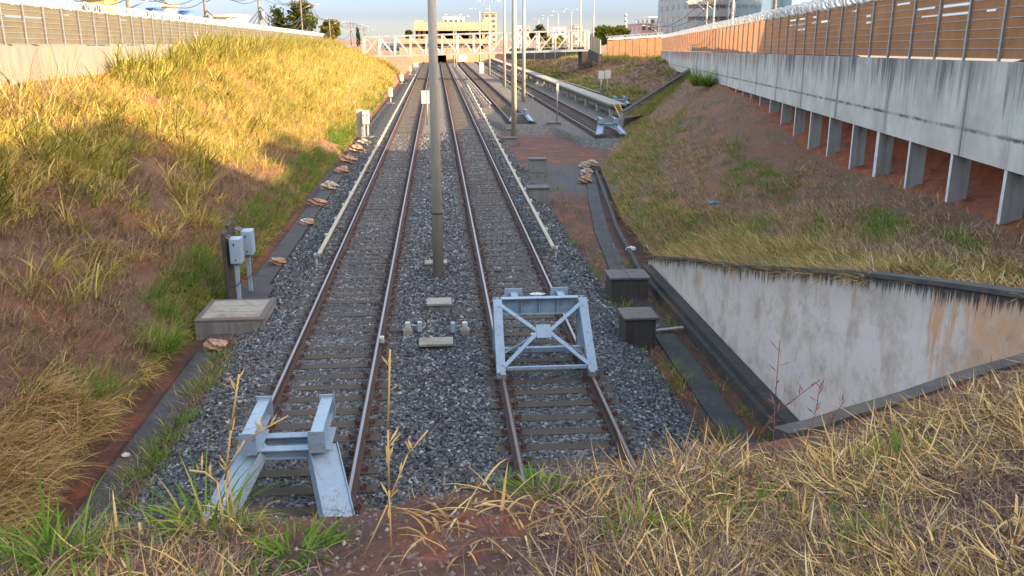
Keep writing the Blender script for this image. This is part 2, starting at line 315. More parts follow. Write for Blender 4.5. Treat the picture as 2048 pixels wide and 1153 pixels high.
M_leafd = leafmat('dark_leaves', [(0, (.03, .045, .015)), (.5, (.06, .075, .022)), (1, (.11, .1, .035))], .35)
M_leafo = leafmat('olive_leaves', [(0, (.08, .08, .015)), (.5, (.16, .14, .025)), (1, (.24, .2, .04))], .35)
M_leafg = leafmat('lime_leaves', [(0, (.1, .13, .015)), (.5, (.2, .22, .03)), (1, (.26, .2, .05))], .35)
M_bark = simple('bark', (.13, .1, .075), (.07, .055, .04), 8, .9, bs=30, bst=.7)

# ================================================================== terrain
WX = lambda Y: -13.63 - .0214 * Y
WT = lambda Y: 5.77 - .0087 * (Y - 31)
def bankL(u, Y):                       # u 0 at the ditch, 1 at the wall
    zb = np.minimum(np.interp(Y, [0, 42, 51, 62, 200], [4.6, 4.5, 4.9, 5.5, 5.5]), WT(Y) - .08)
    ex = np.interp(Y, [60, 130], [.92, .5]); X = -5.78 + (WX(Y) + 5.78) * u
    z0 = np.interp(Y, [15, 20], [-.28, -.5]); z = z0 + (zb - z0) * np.clip(u, 0, 1.2) ** ex
    k = np.clip(u * 6, 0, 1) * np.clip((1 - u) * 6, 0, 1)
    return X, z + k * (.22 * sn(X * .8, Y * .5, 1) + .08 * sn(X * 2.5, Y * 2.1, 4))
u, Y = np.meshgrid(np.linspace(0, 1, 46), np.concatenate([np.linspace(-12, 60, 150), np.linspace(61, 240, 90)])); X, Z = bankL(u, Y)
kind(gridmesh('hillside_terrain', X, Y, Z, M_bank, smooth=True), 'structure')

RT_ = np.array([[6.25, -12, 5.0, 6.9, -12, 4.6], [6.25, 3, 4.2, 8.6, 3, 3.4], [6.25, 9, 3.2, 9.75, 9, 2.7], [6.25, 12.2, 2.54, 10.3, 12.2, 2.62], [6.25, 16.3, 1.56, 11.1, 16.3, 2.5], [6.28, 20.5, .7, 11.87, 20.5, 2.4],
                [6.35, 24.6, -.3, 12.65, 24.5, 2.12], [6.9, 33, -.45, 14.1, 32.5, 2.02], [8.4, 45, -.5, 16.4, 45, 2.9], [11.2, 54, -.4, 18.9, 59, 3.05], [13.25, 61.6, -.12, 22.9, 79.5, 2.95]])
def bankR(t, u):                       # t 0..1 along, u 0 toe .. 1 column line, above 1 the bare soil behind the columns
    k = np.linspace(0, 1, len(RT_)); T = [np.interp(t, k, RT_[:, i]) for i in range(6)]
    uu = np.minimum(u, 1); X = T[0] + (T[3] - T[0]) * uu; Y = T[1] + (T[4] - T[1]) * uu; Z = T[2] + (T[5] - T[2]) * uu
    e = np.maximum(u - 1, 0); X = X + e * 4.2; Y = Y - e * .8; Z = Z + .3 * np.minimum(e, .27) * 4.2 + 12 * np.maximum(e - .27, 0)
    b = np.clip(uu * 5, 0, 1); return X, Y, Z + b * (.10 * sn(X * 1.2, Y * .9, 2) + .05 * sn(X * 4, Y * 4, 5))
g = G('cut_soil'); c = g.ramp(g.noise(1.8, 6, .7), [(.3, (.12, .035, .018)), (.5, (.26, .07, .025)), (.7, (.34, .1, .035))]); M_cut = g.pr(c, .95, nor=g.bump(g.noise(7, 8, .8), 1, .15))
t, u = np.meshgrid(np.linspace(0, 1, 170), np.concatenate([np.linspace(.97, 1.5, 24)]), indexing='ij'); X, Y, Z = bankR(t, u)
kind(gridmesh('cut_terrain', X, Y, Z + .06 * sn(X * 5, Y * 3, 4) * (u > 1), M_cut, smooth=True), 'structure')
t, u = np.meshgrid(np.linspace(0, 1, 170), np.linspace(0, .98, 40), indexing='ij'); X, Y, Z = bankR(t, u)
kind(gridmesh('slope_terrain', X, Y, Z, M_bank, smooth=True), 'structure')

# floor of the cutting
o = MB().add([(-6.2, -8, -.64), (60, -8, -.64), (60, 262, -.64), (-6.2, 262, -.64)], [(0, 1, 2, 3)]).build('ground', M_soil); kind(o, 'structure')
o = MB().add([(-1500, -300, -1.6), (1500, -300, -1.6), (1500, 3000, -1.6), (-1500, 3000, -1.6)], [(0, 1, 2, 3)]).build('land', M_bank); kind(o, 'structure')
# ballast
def bal(name, prof, Ys, off=None):
    P = np.array(prof); Y, _ = np.meshgrid(Ys, P[:, 0], indexing='ij'); X = np.tile(P[:, 0], (len(Ys), 1)); Z = np.tile(P[:, 1], (len(Ys), 1))
    Z = Z + .018 * sn(X * 9, Y * 8, 3); return kind(gridmesh(name, X, Y, Z, M_ballast, smooth=True), 'structure')
def dense(p, k=5):
    o = []
    for a, b in zip(p[:-1], p[1:]): o += [(a[0] + (b[0] - a[0]) * i / k, a[1] + (b[1] - a[1]) * i / k) for i in range(k)]
    return o + [p[-1]]
bal('ballast_ground', dense([(-4.85, -.66), (-4.6, -.55), (-3.75, -.24), (-3.3, -.19), (-.9, -.2), (0, -.21), (.7, -.2), (3.1, -.19), (3.5, -.25), (4.15, -.5), (4.55, -.67)], 5), np.linspace(8.2, 262, 600))
# wider bed for the far tracks
fx = np.array([(3.6, 70), (4.3, 67), (5.2, 63), (6.5, 62.5), (8.3, 62.5), (9.2, 55.5), (10.5, 53), (12.2, 51.8), (13.6, 56), (14.2, 61), (16, 72), (18.3, 74)])
xs = np.interp(np.linspace(0, 1, 60), np.linspace(0, 1, len(fx)), fx[:, 0]); ys = np.interp(np.linspace(0, 1, 60), np.linspace(0, 1, len(fx)), fx[:, 1])
vv = np.concatenate([[0, .004, .008, .012, .016], np.linspace(.02, 1, 60)]); X = np.tile(xs, (len(vv), 1)); Y = ys[None, :] + (262 - ys[None, :]) * vv[:, None] ** 1.0
Z = -.67 + .46 * np.clip(vv / .011, 0, 1)[:, None] + .02 * sn(X * 6, Y * 5, 2)
kind(gridmesh('far_ballast_ground', X, Y, Z, M_ballast, smooth=True), 'structure')
# upper level pavements behind the fences and far land
RFX = lambda Y: 10.95 + .1854 * (Y - 16.02)
RFZ = lambda Y: 5.58 - .0122 * (Y - 16)
M_pave = simple('pavement', (.2, .17, .14), (.14, .12, .1), .6, .9)
o = MB(); o.add([(RFX(-30) + 1.2, -30, 5.55), (RFX(122) + 1.2, 122, 4.1), (400, 122, 4.1), (300, -30, 5.55)], [(0, 1, 2, 3)]); kind(o.build('street', M_pave), 'structure')
o = MB(); o.add([(WX(-30) - .3, -30, 5.5), (WX(320) - .3, 320, 3.6), (-500, 320, 3.6), (-400, -30, 5.5)], [(0, 1, 2, 3)]); kind(o.build('left_street', M_pave), 'structure')
# far right terrace: slope behind the platform, grass shelf on top
def terr(u, Y):
    X = np.interp(u, [0, 1, 1.15, 3.5], [0, 1, 1.15, 3.5]); x0 = np.interp(Y, [74, 90, 262], [19.5, 17.9, 14.5]); x1 = np.interp(Y, [74, 85, 119, 145, 262], [27, 27, 29.0, 23.5, 18]); XX = x0 + (x1 - x0) * np.minimum(u, 1) + np.maximum(u - 1, 0) * 9
    z1 = np.interp(Y, [74, 119, 150, 262], [3.0, 3.2, 2.75, 1.5]); ZZ = -.3 + (z1 + .3) * np.minimum(u, 1) + np.maximum(u - 1, 0) * .12
    k = np.clip(u * 5, 0, 1) * np.clip((1.05 - u) * 6, 0, 1); return XX, ZZ + k * (.16 * sn(XX, Y * .6, 7) + .07 * sn(XX * 3, Y * 3, 2))
u, Y = np.meshgrid(np.concatenate([np.linspace(0, 1, 26), np.linspace(1.05, 3.5, 12)]), np.linspace(74, 262, 150)); X, Z = terr(u, Y)
kind(gridmesh('terrace_terrain', X, Y, Z, M_bank, smooth=True), 'structure')
X, Y = np.meshgrid(np.linspace(13.2, 30, 30), np.linspace(60, 84, 20)); s_ = (Y - 61.6) / 18; XW = 13.4 + 9.5 * s_
Xq = XW + (X - 13.2) * .75; Zq = np.interp(X, [13.2, 30], [0, 1]) * 0 + (.75 + 2.3 * np.clip(s_, 0, 1.1)) - (X - 13.2) * .02 * (1 - np.clip(s_, 0, 1)) + .06 * sn(Xq * 2, Y * 2)
Yq = Y + (X - 13.2) * .75
kind(gridmesh('fill_terrain', Xq, Yq, Zq, M_bank, smooth=True), 'structure')

# the mound the photographer stands on
PX = np.array([-900, -400, 0, 120, 280, 520, 700, 830, 1000, 1290, 1400, 1590, 1800, 2048, 2300, 2700]); PYc = np.array([1150, 1150, 1128, 1082, 1056, 1036, 1030, 1000, 976, 950, 905, 878, 812, 730, 660, 560]); PD = np.array([4.2, 4.2, 4.3, 4.5, 4.5, 4.3, 4.0, 4.0, 4.2, 4.6, 5.2, 6.3, 7.2, 8.4, 9, 9])
A_ = []; ZC = []
for a, b, d in zip(PX, PYc, PD):
    r = ray(a, b); h = math.hypot(r[0], r[1]); A_.append(math.atan2(r[0], r[1])); ZC.append(H + d * r[2] / h)
A_ = np.array([-1.55] + A_ + [1.15, 1.55]); ZC = np.array([4.2] + ZC + [4.05, 4.3]); PX = np.concatenate([[-3000], PX, [3600, 6000]]); PD = np.concatenate([[4.2], PD, [9, 9]])
def mound(X, Y):
    a = np.arctan2(X, np.maximum(Y, .01)); r = np.hypot(X, Y); D = np.interp(a, A_, PD); zc = np.interp(a, A_, ZC); q = r / D
    z = np.where(q < 1, 4.42 + (zc - 4.42) * np.clip(q, 0, 1) ** 1.25, zc - (r - D) * .95 - .04 * np.clip(r - D, 0, .5))
    k = np.clip(r / 2, 0, 1) * np.where(q < 1, np.clip((1.1 - q) * 5, .25, 1), .6)
    return z + k * (.035 * sn(X * 3, Y * 3, 6) + .02 * sn(X * 9, Y * 9, 1) + .01 * sn(X * 21, Y * 23, 2))
aa, rr = np.meshgrid(np.linspace(A_[0], A_[-1], 330), np.concatenate([np.linspace(.05, 1.8, 6), np.linspace(1.9, 9.2, 190), np.linspace(9.3, 14, 20)])); X = rr * np.sin(aa); Y = rr * np.cos(aa); Z = np.maximum(mound(X, Y), -.9)
g = G('mound_soil'); n1 = g.noise(1.3, 6, .65); n2 = g.noise(9, 6, .75); c = g.ramp(n1, [(.34, (.085, .05, .042)), (.5, (.14, .055, .036)), (.62, (.3, .085, .035))]); c = g.mix(g.ramp(n2, [(.4, 0), (.62, .8)]), c, (.07, .048, .042)); M_mound = g.pr(c, .95, nor=g.bump(g.noise(30, 8, .8), 1, .05))
kind(gridmesh('mound_ground', X, Y, Z, M_mound, smooth=True), 'structure')
bk = MB(); bk.add([(-40, -40, 4.42), (40, -40, 4.42), (40, .3, 4.42), (-40, .3, 4.42)], [(0, 1, 2, 3)]); kind(bk.build('embankment_ground', M_mound), 'structure')

# walkways and ditch
def along(name, x0, x1, z0, z1, y0, y1, mat, n=40):
    m = MB(); ys = np.linspace(y0, y1, n)
    for a, b in zip(ys[:-1], ys[1:]):
        m.box(((x0 + x1) / 2, (a + b) / 2, (z0 + z1) / 2), (x1 - x0, b - a - .006, z1 - z0))
    return m.build(name, mat)
kind(along('walkway_path', -5.28, -4.72, -.9, -.5, -6, 150, M_walk, 60), 'structure')
M_ditch = simple('ditch_concrete', (.1, .038, .026), (.04, .022, .018), 2, .95, bs=20, bst=.5)
m = MB()
for y0_, y1_, zt_ in ((-6, 15.5, -.24), (15.505, 18, -.34), (18.005, 150, -.5)): m.box((-5.76, (y0_ + y1_) / 2, (zt_ - 1.2) / 2), (.12, y1_ - y0_, 1.2 + zt_))
tag(m.build('drain_wall', M_ditch), 'red stained concrete ditch wall at the foot of the grassy bank', 'wall')
along('drain_ground', -5.7, -5.281, -1.2, -.98, -6, 150, M_ditch, 2)['kind'] = 'structure'
# right walkway, follows the toe of the slope
wpt = [(5.05, 12), (5.15, 18), (5.2, 24), (5.75, 30), (6.55, 36), (7.3, 41), (7.9, 45)]
def ribbon(name, pts, w0, w1, z0, z1, mat):
    m = MB()
    for a, b in zip(pts[:-1], pts[1:]):
        m.add([(a[0] + w0, a[1], z0), (a[0] + w1, a[1], z0), (b[0] + w1, b[1], z0), (b[0] + w0, b[1], z0), (a[0] + w0, a[1], z1), (a[0] + w1, a[1], z1), (b[0] + w1, b[1], z1), (b[0] + w0, b[1], z1)],
              [(4, 5, 6, 7), (0, 1, 5, 4), (1, 2, 6, 5), (2, 3, 7, 6), (3, 0, 4, 7)])
    return m.build(name, mat)
kind(ribbon('pavement_path', wpt, -.28, .22, -.66, -.585, M_walk), 'structure')
o = ribbon('drain_kerb', [(5.95, 9), (5.98, 16), (5.98, 24), (6.5, 30), (7.0, 34), (8.3, 44.6)], -.3, -.18, -.66, -.42, M_dkconc); tag(o, 'low dark concrete kerb of the drain under the right grass slope', 'kerb')
o = ribbon('wall_footing', [(5.98, 8), (5.98, 24.2)], -.17, .1, -.66, -.3, M_dkconc); tag(o, 'dark stepped concrete footing along the white stained wall', 'footing')

# ================================================================== walls
def stripwall(name, top, bot, nx, th, mat, parent=None, rows=6):
    # a wall standing on a polyline; front face subdivided, attribute 'below' = metres under its top
    top = np.array(top, float); bot = np.array(bot, float); n = len(top); V = []; A = []
    for r in range(rows + 1):
        f = r / rows; V.append(top + (bot - top) * f); A.append((top - bot)[:, 2] * f)
    off = np.array([nx[0], nx[1], 0]) * th
    V.append(bot + off); A.append((top - bot)[:, 2]); V.append(top + off); A.append(np.zeros(n)); V.append(top); A.append(np.zeros(n))
    V = np.array(V); A = np.array(A); m = len(V); i = np.arange(m * n).reshape(m, n)
    Fc = np.stack([i[:-1, :-1], i[:-1, 1:], i[1:, 1:], i[1:, :-1]], -1).reshape(-1, 4)
    ends = np.array([[i[0, e], i[rows, e], i[rows + 1, e], i[rows + 2, e]] for e in (0, n - 1)])
    return npmesh(name, V.reshape(-1, 3), np.concatenate([Fc, ends]), mat, parent, attrs={'below': A.ravel()})
ys = np.linspace(-5, 139, 60)
wl = stripwall('retaining_wall', [(WX(y), y, WT(y)) for y in ys], [(WX(y), y, 3.2) for y in ys], (-1, 0), .3, M_pale)
tag(wl, 'pale sunlit concrete wall with rust streaks under the beige fence', 'wall')
# wing wall
wy = np.array([3, 6, 8.3, 9.65, 12.2, 16.3, 20.5, 24.6]); wz = np.array([4.35, 3.9, 3.4, 3.14, 2.62, 1.64, .75, -.2]); yy = np.linspace(3, 24.6, 60); zz = np.interp(yy, wy, wz)
t = thing('wing_wall', 'white plastered retaining wall with black drips and orange stained end', 'wall', (6.1, 13, -.6))
o = stripwall('wall_face', [(0, y - 13, z + .6) for y, z in zip(yy, zz)], [(0, y - 13, -.05) for y in yy], (1, 0), .24, M_plaster, t, 10)
m = MB()
for a, b, c_, d in zip(yy[:-1], yy[1:], zz[:-1], zz[1:]): m.bar((.12, a - 13, c_ + .63), (.12, b - 13, d + .63), .3, .06)
m.build('coping', M_cope, t)
# second wing wall further on
t = thing('wing_wall', 'far grey wing wall climbing the slope to the stained beam', 'wall', (13.1, 61.8, -.6))
a0, a1 = np.array([13.1, 61.8]), np.array([23.0, 79.7]); L_ = np.linspace(0, 1, 24); zt = np.interp(L_, [0, 1], [.95, 3.3]); zb = np.interp(L_, [0, .3, 1], [-.6, -.5, 2.6]); nn = np.array([.875, -.484]) * -1
o = stripwall('wall_face', [(*(a0 + (a1 - a0) * f - t.location[:2]), z + .6) for f, z in zip(L_, zt)], [(*(a0 + (a1 - a0) * f - t.location[:2]), z + .6) for f, z in zip(L_, zb)], nn, .25, concrete('wing_concrete', (.25, .235, .22), (.17, .15, .14), (.05, .045, .04), .7), t)
m = MB(); p = a0 - t.location[:2]; q = a1 - t.location[:2]; m.bar((p[0] - .1, p[1] + .06, 1.58), (q[0] - .1, q[1] + .06, 3.93), .3, .06); m.build('coping', M_cope, t)

# right beam on fin columns
t = thing('concrete_viaduct', 'long streaked grey concrete beam on thin fin columns along the right slope', 'viaduct', (RFX(16), 16, 2.5))
ys = np.linspace(4, 120, 90); O = np.array(t.location)
stripwall('beam', [(RFX(y) - O[0], y - 16, RFZ(y) - O[2]) for y in ys], [(RFX(y) - O[0], y - 16, RFZ(y) - 2.02 - O[2]) for y in ys], (.98, -.18), .35, M_beam, t, 8)
M_fin = concrete('fin_concrete', (.27, .27, .26), (.2, .19, .18), (.09, .08, .07), .5)
M_finf = simple('fin_edge', (.5, .5, .5), (.4, .39, .38), 4, .85)
colY = [8.3, 10.9, 13.5, 16.1, 18.78, 21.53, 24.14, 26.67, 29.55, 32.35, 35.04, 37.74, 40.52, 43.27, 46, 48.7, 51.4]
dv = Vector((.1823, .9832, 0)); nv = Vector((.9832, -.1823, 0))
for i, y in enumerate(colY):
    p = Vector((RFX(y) + .03, y, 0)); w_ = .24 if i == 6 else .12; zt_ = RFZ(y) - 2.02; zb_ = np.interp(y, RT_[:, 4], RT_[:, 5]) - .5
    m = MB(); m.bar(p + nv * .2 + Vector((0, 0, zb_)), p + nv * .2 + Vector((0, 0, zt_)), w_, .4, up=nv)
    m.f = m.f; m.build('column', M_fin, t, True)
    f = MB(); f.bar(p - nv * .008 + Vector((0, 0, zb_)), p - nv * .008 + Vector((0, 0, zt_ - .003)), w_ + .006, .01, up=nv); f.build('column_edge', M_finf, t.children[-1], False)
    f_o = t.children[-1].children[0]; f_o.data.transform(Matrix.Translation(-Vector(t.location)))

# ================================================================== fences
def helix(m_pts, rad, turns, seg=10, wd=.035):
    m_pts = np.array(m_pts, float); d = np.linalg.norm(np.diff(m_pts, axis=0), axis=1).sum(); n = int(d * turns * seg); f = np.linspace(0, 1, n); k = np.linspace(0, 1, len(m_pts))
    c = np.stack([np.interp(f, k, m_pts[:, i]) for i in range(3)], -1); tg = (m_pts[-1] - m_pts[0]); tg = tg / np.linalg.norm(tg); sd_ = np.cross(tg, [0, 0, 1]); sd_ /= np.linalg.norm(sd_)
    ph = f * d * turns * 2 * np.pi + .8 * np.sin(f * d * 2.1); rr = rad * (1 + .18 * np.sin(f * d * 3.7) + .1 * RNG.normal(0, 1, n).cumsum() / np.sqrt(n))
    p = c + sd_ * (np.cos(ph) * rr)[:, None] + np.array([0, 0, 1.]) * (np.sin(ph) * rr)[:, None] + tg * (.12 * np.sin(ph * .5))[:, None]
    V = np.concatenate([p - tg * wd / 2, p + tg * wd / 2]); i = np.arange(n - 1); Fc = np.stack([i, i + 1, n + i + 1, n + i], -1)
    p2 = np.array([0, 0, 1.]) * wd / 2 + sd_ * wd / 3; V2 = np.concatenate([p - p2, p + p2]); return np.concatenate([V, V2]), np.concatenate([Fc, Fc + 2 * n])
def fence(name, label, fx, fz, y0, y1, hgt, bay, msheet, rows, miss, face, coil=True, gap=.03):
    t = thing(name, label, 'fence', (fx(y0), y0, fz(y0))); ys = np.arange(y0, y1 + .01, bay); pn = MB(); rl = MB()
    rh = (hgt - .08) / rows
    for a, b in zip(ys[:-1], ys[1:]):
        for r in range(rows):
            segs = [(0, 1)]
            if miss and a < miss[1] and r > 3 and RNG.random() < miss[0]:
                s0 = RNG.uniform(0, .35); s1 = min(.97, s0 + RNG.uniform(.25, .95)); segs = [(0, s0), (s1, 1)]
            for s0, s1 in segs:
                if s1 - s0 < .02: continue
                p = [a + (b - a) * s0, a + (b - a) * s1]; z0 = .06 + r * rh; z1 = z0 + rh - .004
                if len(segs) > 1 or RNG.random() < .0: pass
                pn.add([(fx(p[0]), p[0], fz(p[0]) + z0), (fx(p[1]), p[1], fz(p[1]) + z0), (fx(p[1]), p[1], fz(p[1]) + z1), (fx(p[0]), p[0], fz(p[0]) + z1)], [(0, 1, 2, 3)])
            if len(segs) > 1:      # only a thin slit is missing, the rest of the strip hangs on
                p = [a + (b - a) * segs[0][1], a + (b - a) * segs[1][0]]; z1 = .06 + r * rh + rh * RNG.uniform(.6, .82); z0 = .06 + r * rh
                pn.add([(fx(p[0]), p[0], fz(p[0]) + z0), (fx(p[1]), p[1], fz(p[1]) + z0), (fx(p[1]), p[1], fz(p[1]) + z1), (fx(p[0]), p[0], fz(p[0]) + z1)], [(0, 1, 2, 3)])
        for r in range(rows + 1):
            z = .06 + r * rh; rl.bar((fx(a) + face * .02, a, fz(a) + z), (fx(b) + face * .02, b, fz(b) + z), .012, .014)
    pn.build('sheet_panel', msheet, t, True); rl.build('rail', M_steel, t, True)
    for y in ys:
        p = MB().bar((fx(y) + face * .05, y, fz(y)), (fx(y) + face * .05, y, fz(y) + hgt + .03), .055, .05, up=(1, 0, 0)); p.build('post', M_steel, t, True)
    if coil:
        yy = np.linspace(y0, y1, 30); V, Fc = helix([(fx(y), y, fz(y) + hgt + .16) for y in yy], .2, 4.2, 10)
        npmesh('razor_wire', V - np.array(t.location), Fc, M_razor, t)
    return t
fence('sheet_fence', 'orange corrugated sheet fence topped with razor wire on the right concrete beam', lambda y: RFX(y) + .12, RFZ, 5, 119.5, 1.65, 1.75, M_orange, 8, (.55, 40), -1)
fence('sheet_fence', 'beige sheet fence with thick white razor wire on the left wall', lambda y: WX(y) - .12, WT, 2, 138, 1.4, 1.75, M_beige, 7, (.12, 45), 1)
# far orange fence on the terrace shelf, seen square on
A0, A1 = Vector((29.3, 151, 2.9)), Vector((29.95, 120.5, 3.2))
t = thing('sheet_fence', 'far sunlit orange fence on the grass shelf beside the footbridge', 'fence', A0)
q0, q1 = at(1214, 113, 150), at(1326, 117, 121); d_ = q1 - q0; n_ = 16
pn = MB(); rl = MB()
for i in range(n_):
    a, b = d_ * (i / n_), d_ * ((i + 1) / n_); ha, hb = 2.5 + .25 * i / n_, 2.5 + .25 * (i + 1) / n_
    pn.add([a, b, b + Vector((0, 0, hb)), a + Vector((0, 0, ha))], [(0, 1, 2, 3)])
t.location = q0; pn.build('sheet_panel', M_orange, t)
for i in range(0, n_ + 1, 2):
    a = d_ * (i / n_); MB().bar(a + Vector((-.03, -.08, 0)), a + Vector((-.03, -.08, 2.8)), .08, .08, up=(1, 0, 0)).build('post', M_steel, t)
V, Fc = helix([d_ * k + Vector((0, 0, 2.95 + .2 * k)) for k in (0, .5, 1)], .25, 2, 8, .06); npmesh('razor_wire', V, Fc, M_razor, t)
# low far wall behind the bridge (right side)
t = thing('boundary_fence', 'pale far boundary fence behind the footbridge above the slope', 'fence', at(1010, 118, 170)); q0, q1 = at(1010, 118, 172), at(1172, 117, 160)
pn = MB(); pn.bar((0, 0, .9), q1 - q0 + Vector((0, 0, .9)), .06, 2.0); pn.build('sheet_panel', M_beige, t)
for i in range(9):
    a = (q1 - q0) * (i / 8); MB().box(a + Vector((0, -.08, 1)), (.12, .1, 2.1)).build('post', M_steel, t)

# ================================================================== tracks
SP = .55
def sleeper_mesh(gx):
    m = MB(); m.box((0, 0, -.245), (2.3, .23, .13))
    for x in (-gx, gx):
        for s in (-1, 1): m.box((x + s * .125, 0, -.155), (.075, .11, .055), 0, 1, .6); m.tube((x + s * .15, .0, -.16), (x + s * .15, 0, -.1), .022, .022, 6, 1)
    return m
RAILP = [(-.075, -.165), (.075, -.165), (.075, -.15), (.014, -.135), (.014, -.045), (.036, -.032), (.036, -.006), (.021, 0), (-.021, 0), (-.036, -.006), (-.036, -.032), (-.014, -.045), (-.014, -.135), (-.075, -.15)]
RMI = [0] * 14; RMI[7] = 1
def track(label, xc, gx, y0, y1, mtop, nparts, ys0=None):
    t = thing('railway_track', label, 'railway track', (xc, y0, 0))
    for s in (-1, 1):
        m = MB(); yk = np.linspace(0, y1 - y0, 12)
        m.prof(RAILP, (s * gx, 0, 0), (s * gx, y1 - y0, 0), mi=RMI); m.build('rail', [M_rside, mtop], t)
    n = int((y1 - y0) / SP); base = None; rest = []
    sl = sleeper_mesh(gx)
    for i in range(n):
        y = .2 + i * SP
        if i < nparts:
            if base is None: o = base = sl.build('sleeper', [M_sleep, M_clip], t)
            else: o = base.copy(); COL.objects.link(o); o.parent = t
            o.location = (RNG.normal(0, .02), y + RNG.normal(0, .012), RNG.normal(0, .004)); o.rotation_euler = (0, 0, RNG.normal(0, .006))
        else: rest.append(y)
    if rest:
        V = np.array(sl.v); Fq = np.array([f for f in sl.f if len(f) == 4]); mi = [a for a, f in zip(sl.mi, sl.f) if len(f) == 4]
        VV = np.concatenate([V + np.array([0, y, 0]) for y in rest]); FF = np.concatenate([Fq + k * len(V) for k in range(len(rest))])
        o = npmesh('far_sleeper', VV, FF, [M_sleep, M_clip], t, mi=mi * len(rest)); o['kind'] = 'stuff'
    return t
track('left railway track with bright worn rails and brown sleepers on ballast', -2.15, .82, 9.0, 262, M_rtop, 100)
track('right railway track ending in the tall grey cross braced buffer', 1.93, .83, 9.0, 262, M_rtopr, 100)
track('third track from the left, starting behind the concrete pole', 6.3, .8, 66, 262, M_rtop, 60)
track('track below the raised service platform with a grey buffer at its near end', 11.22, .88, 56, 262, M_rtopr, 60)
track('track between the raised platform and the far right slope', 16.6, .82, 78, 262, M_rtop, 10)

# loose ballast stones near the camera
def stones(n, sx, smin, smax, seed):
    r = np.random.default_rng(seed); X = r.uniform(-4.75, 4.5, n); Y = sx[0] + (sx[1] - sx[0]) * r.random(n)
    pz = np.array([(-4.85, -.66), (-4.6, -.55), (-3.75, -.24), (-3.3, -.2), (0, -.2), (3.1, -.2), (3.5, -.25), (4.15, -.5), (4.55, -.67)])
    Z = np.interp(X, pz[:, 0], pz[:, 1]) + r.uniform(-.015, .02, n); s = r.uniform(smin, smax, n); keep = np.ones(n, bool)
    for xc, gx in ((-2.15, .82), (1.93, .83)):
        ph = ((Y - 9.2 + SP / 2) % SP) - SP / 2; inside = np.abs(X - xc) < 1.17
        keep &= ~(inside & (np.abs(ph) < .085 + s * .2) & (r.random(n) > .09)); Z = np.where(inside, np.minimum(Z, -.195 - s * .12), Z)
        for q in (-1, 1): keep &= np.abs(X - xc - q * gx) > .1
    X, Y, Z, s = X[keep], Y[keep], Z[keep], s[keep]; n = len(X)
    oc = np.array([[1, 0, 0], [-1, 0, 0], [0, 1, 0], [0, -1, 0], [0, 0, 1], [0, 0, -1.]]) * .55
    V = oc[None] * (s[:, None, None]) * r.uniform(.65, 1.35, (n, 6, 1)) + r.normal(0, .13, (n, 6, 3)) * s[:, None, None]
    a = r.uniform(0, 6.28, n); b = r.uniform(-.7, .7, n); ca, sa, cb, sb = np.cos(a)[:, None], np.sin(a)[:, None], np.cos(b)[:, None], np.sin(b)[:, None]
    x, y, z = V[..., 0].copy(), V[..., 1].copy(), V[..., 2] * .8; y, z = y * cb - z * sb, y * sb + z * cb; x, y = x * ca - y * sa, x * sa + y * ca
    V = np.stack([x, y, z], -1) + np.stack([X, Y, Z], -1)[:, None]
    f = np.array([[0, 2, 4], [2, 1, 4], [1, 3, 4], [3, 0, 4], [2, 0, 5], [1, 2, 5], [3, 1, 5], [0, 3, 5]]); Fc = (np.arange(n)[:, None, None] * 6 + f[None]).reshape(-1, 3)
    return V.reshape(-1, 3), Fc
V1, F1 = stones(62000, (8.6, 20), .035, .085, 3); V2, F2 = stones(50000, (20, 38), .05, .1, 4); V3, F3 = stones(22000, (38, 60), .06, .12, 5)
o = npmesh('gravel', np.concatenate([V1, V2, V3]), np.concatenate([F1, F2 + len(V1), F3 + len(V1) + len(V2)]), M_stone); kind(o, 'stuff')

# third rails under cover boards
def third(label, x, y0, y1, side, z=.0, step=2.6, slope=0):
    t = thing('third_rail', label, 'third rail', (x, y0, z)); L = y1 - y0
    m = MB(); m.prof([(-.045, .1), (.045, .1), (.06, .16), (.05, .18), (-.05, .18), (-.06, .16)], (0, 0, 0), (slope * L, L, 0))
    m.build('cover_board', M_cover, t); m = MB(); m.bar((0, .3, .05), (slope * L, L - .3, .05), .05, .07); m.build('conductor', M_rside, t)
    y = .15
    while y < L:
        b = MB(); x_ = slope * y; b.bar((x_ + side * .1, y, -.3), (x_ + side * .1, y, .12), .05, .05); b.tube((x_ + side * .12, y, .0), (x_ + side * .12, y, .14), .055, .045, 7); b.build('bracket', M_white, t); MB().bar((x_ + side * .1, y, -.2), (x_ - side * .45, y, -.21), .05, .04).build('arm', M_steel, t.children[-1])
        y += step * (1 if y0 + y < 70 else 2)
    return t
third('cream third rail cover left of the left track', -3.42, 24.4, 150, -1)
third('cream third rail cover along the right side of the right track', 3.28, 24.7, 118, 1, slope=.0075)
third('white third rail cover beyond the raised platform', 17.75, 97, 230, 1, .1, slope=-.012)
third('cream third rail cover left of the third track', 4.95, 82, 200, -1, .0, slope=-.004)
third('cream third rail cover beside the track under the platform', 10.0, 92, 200, -1, .0)

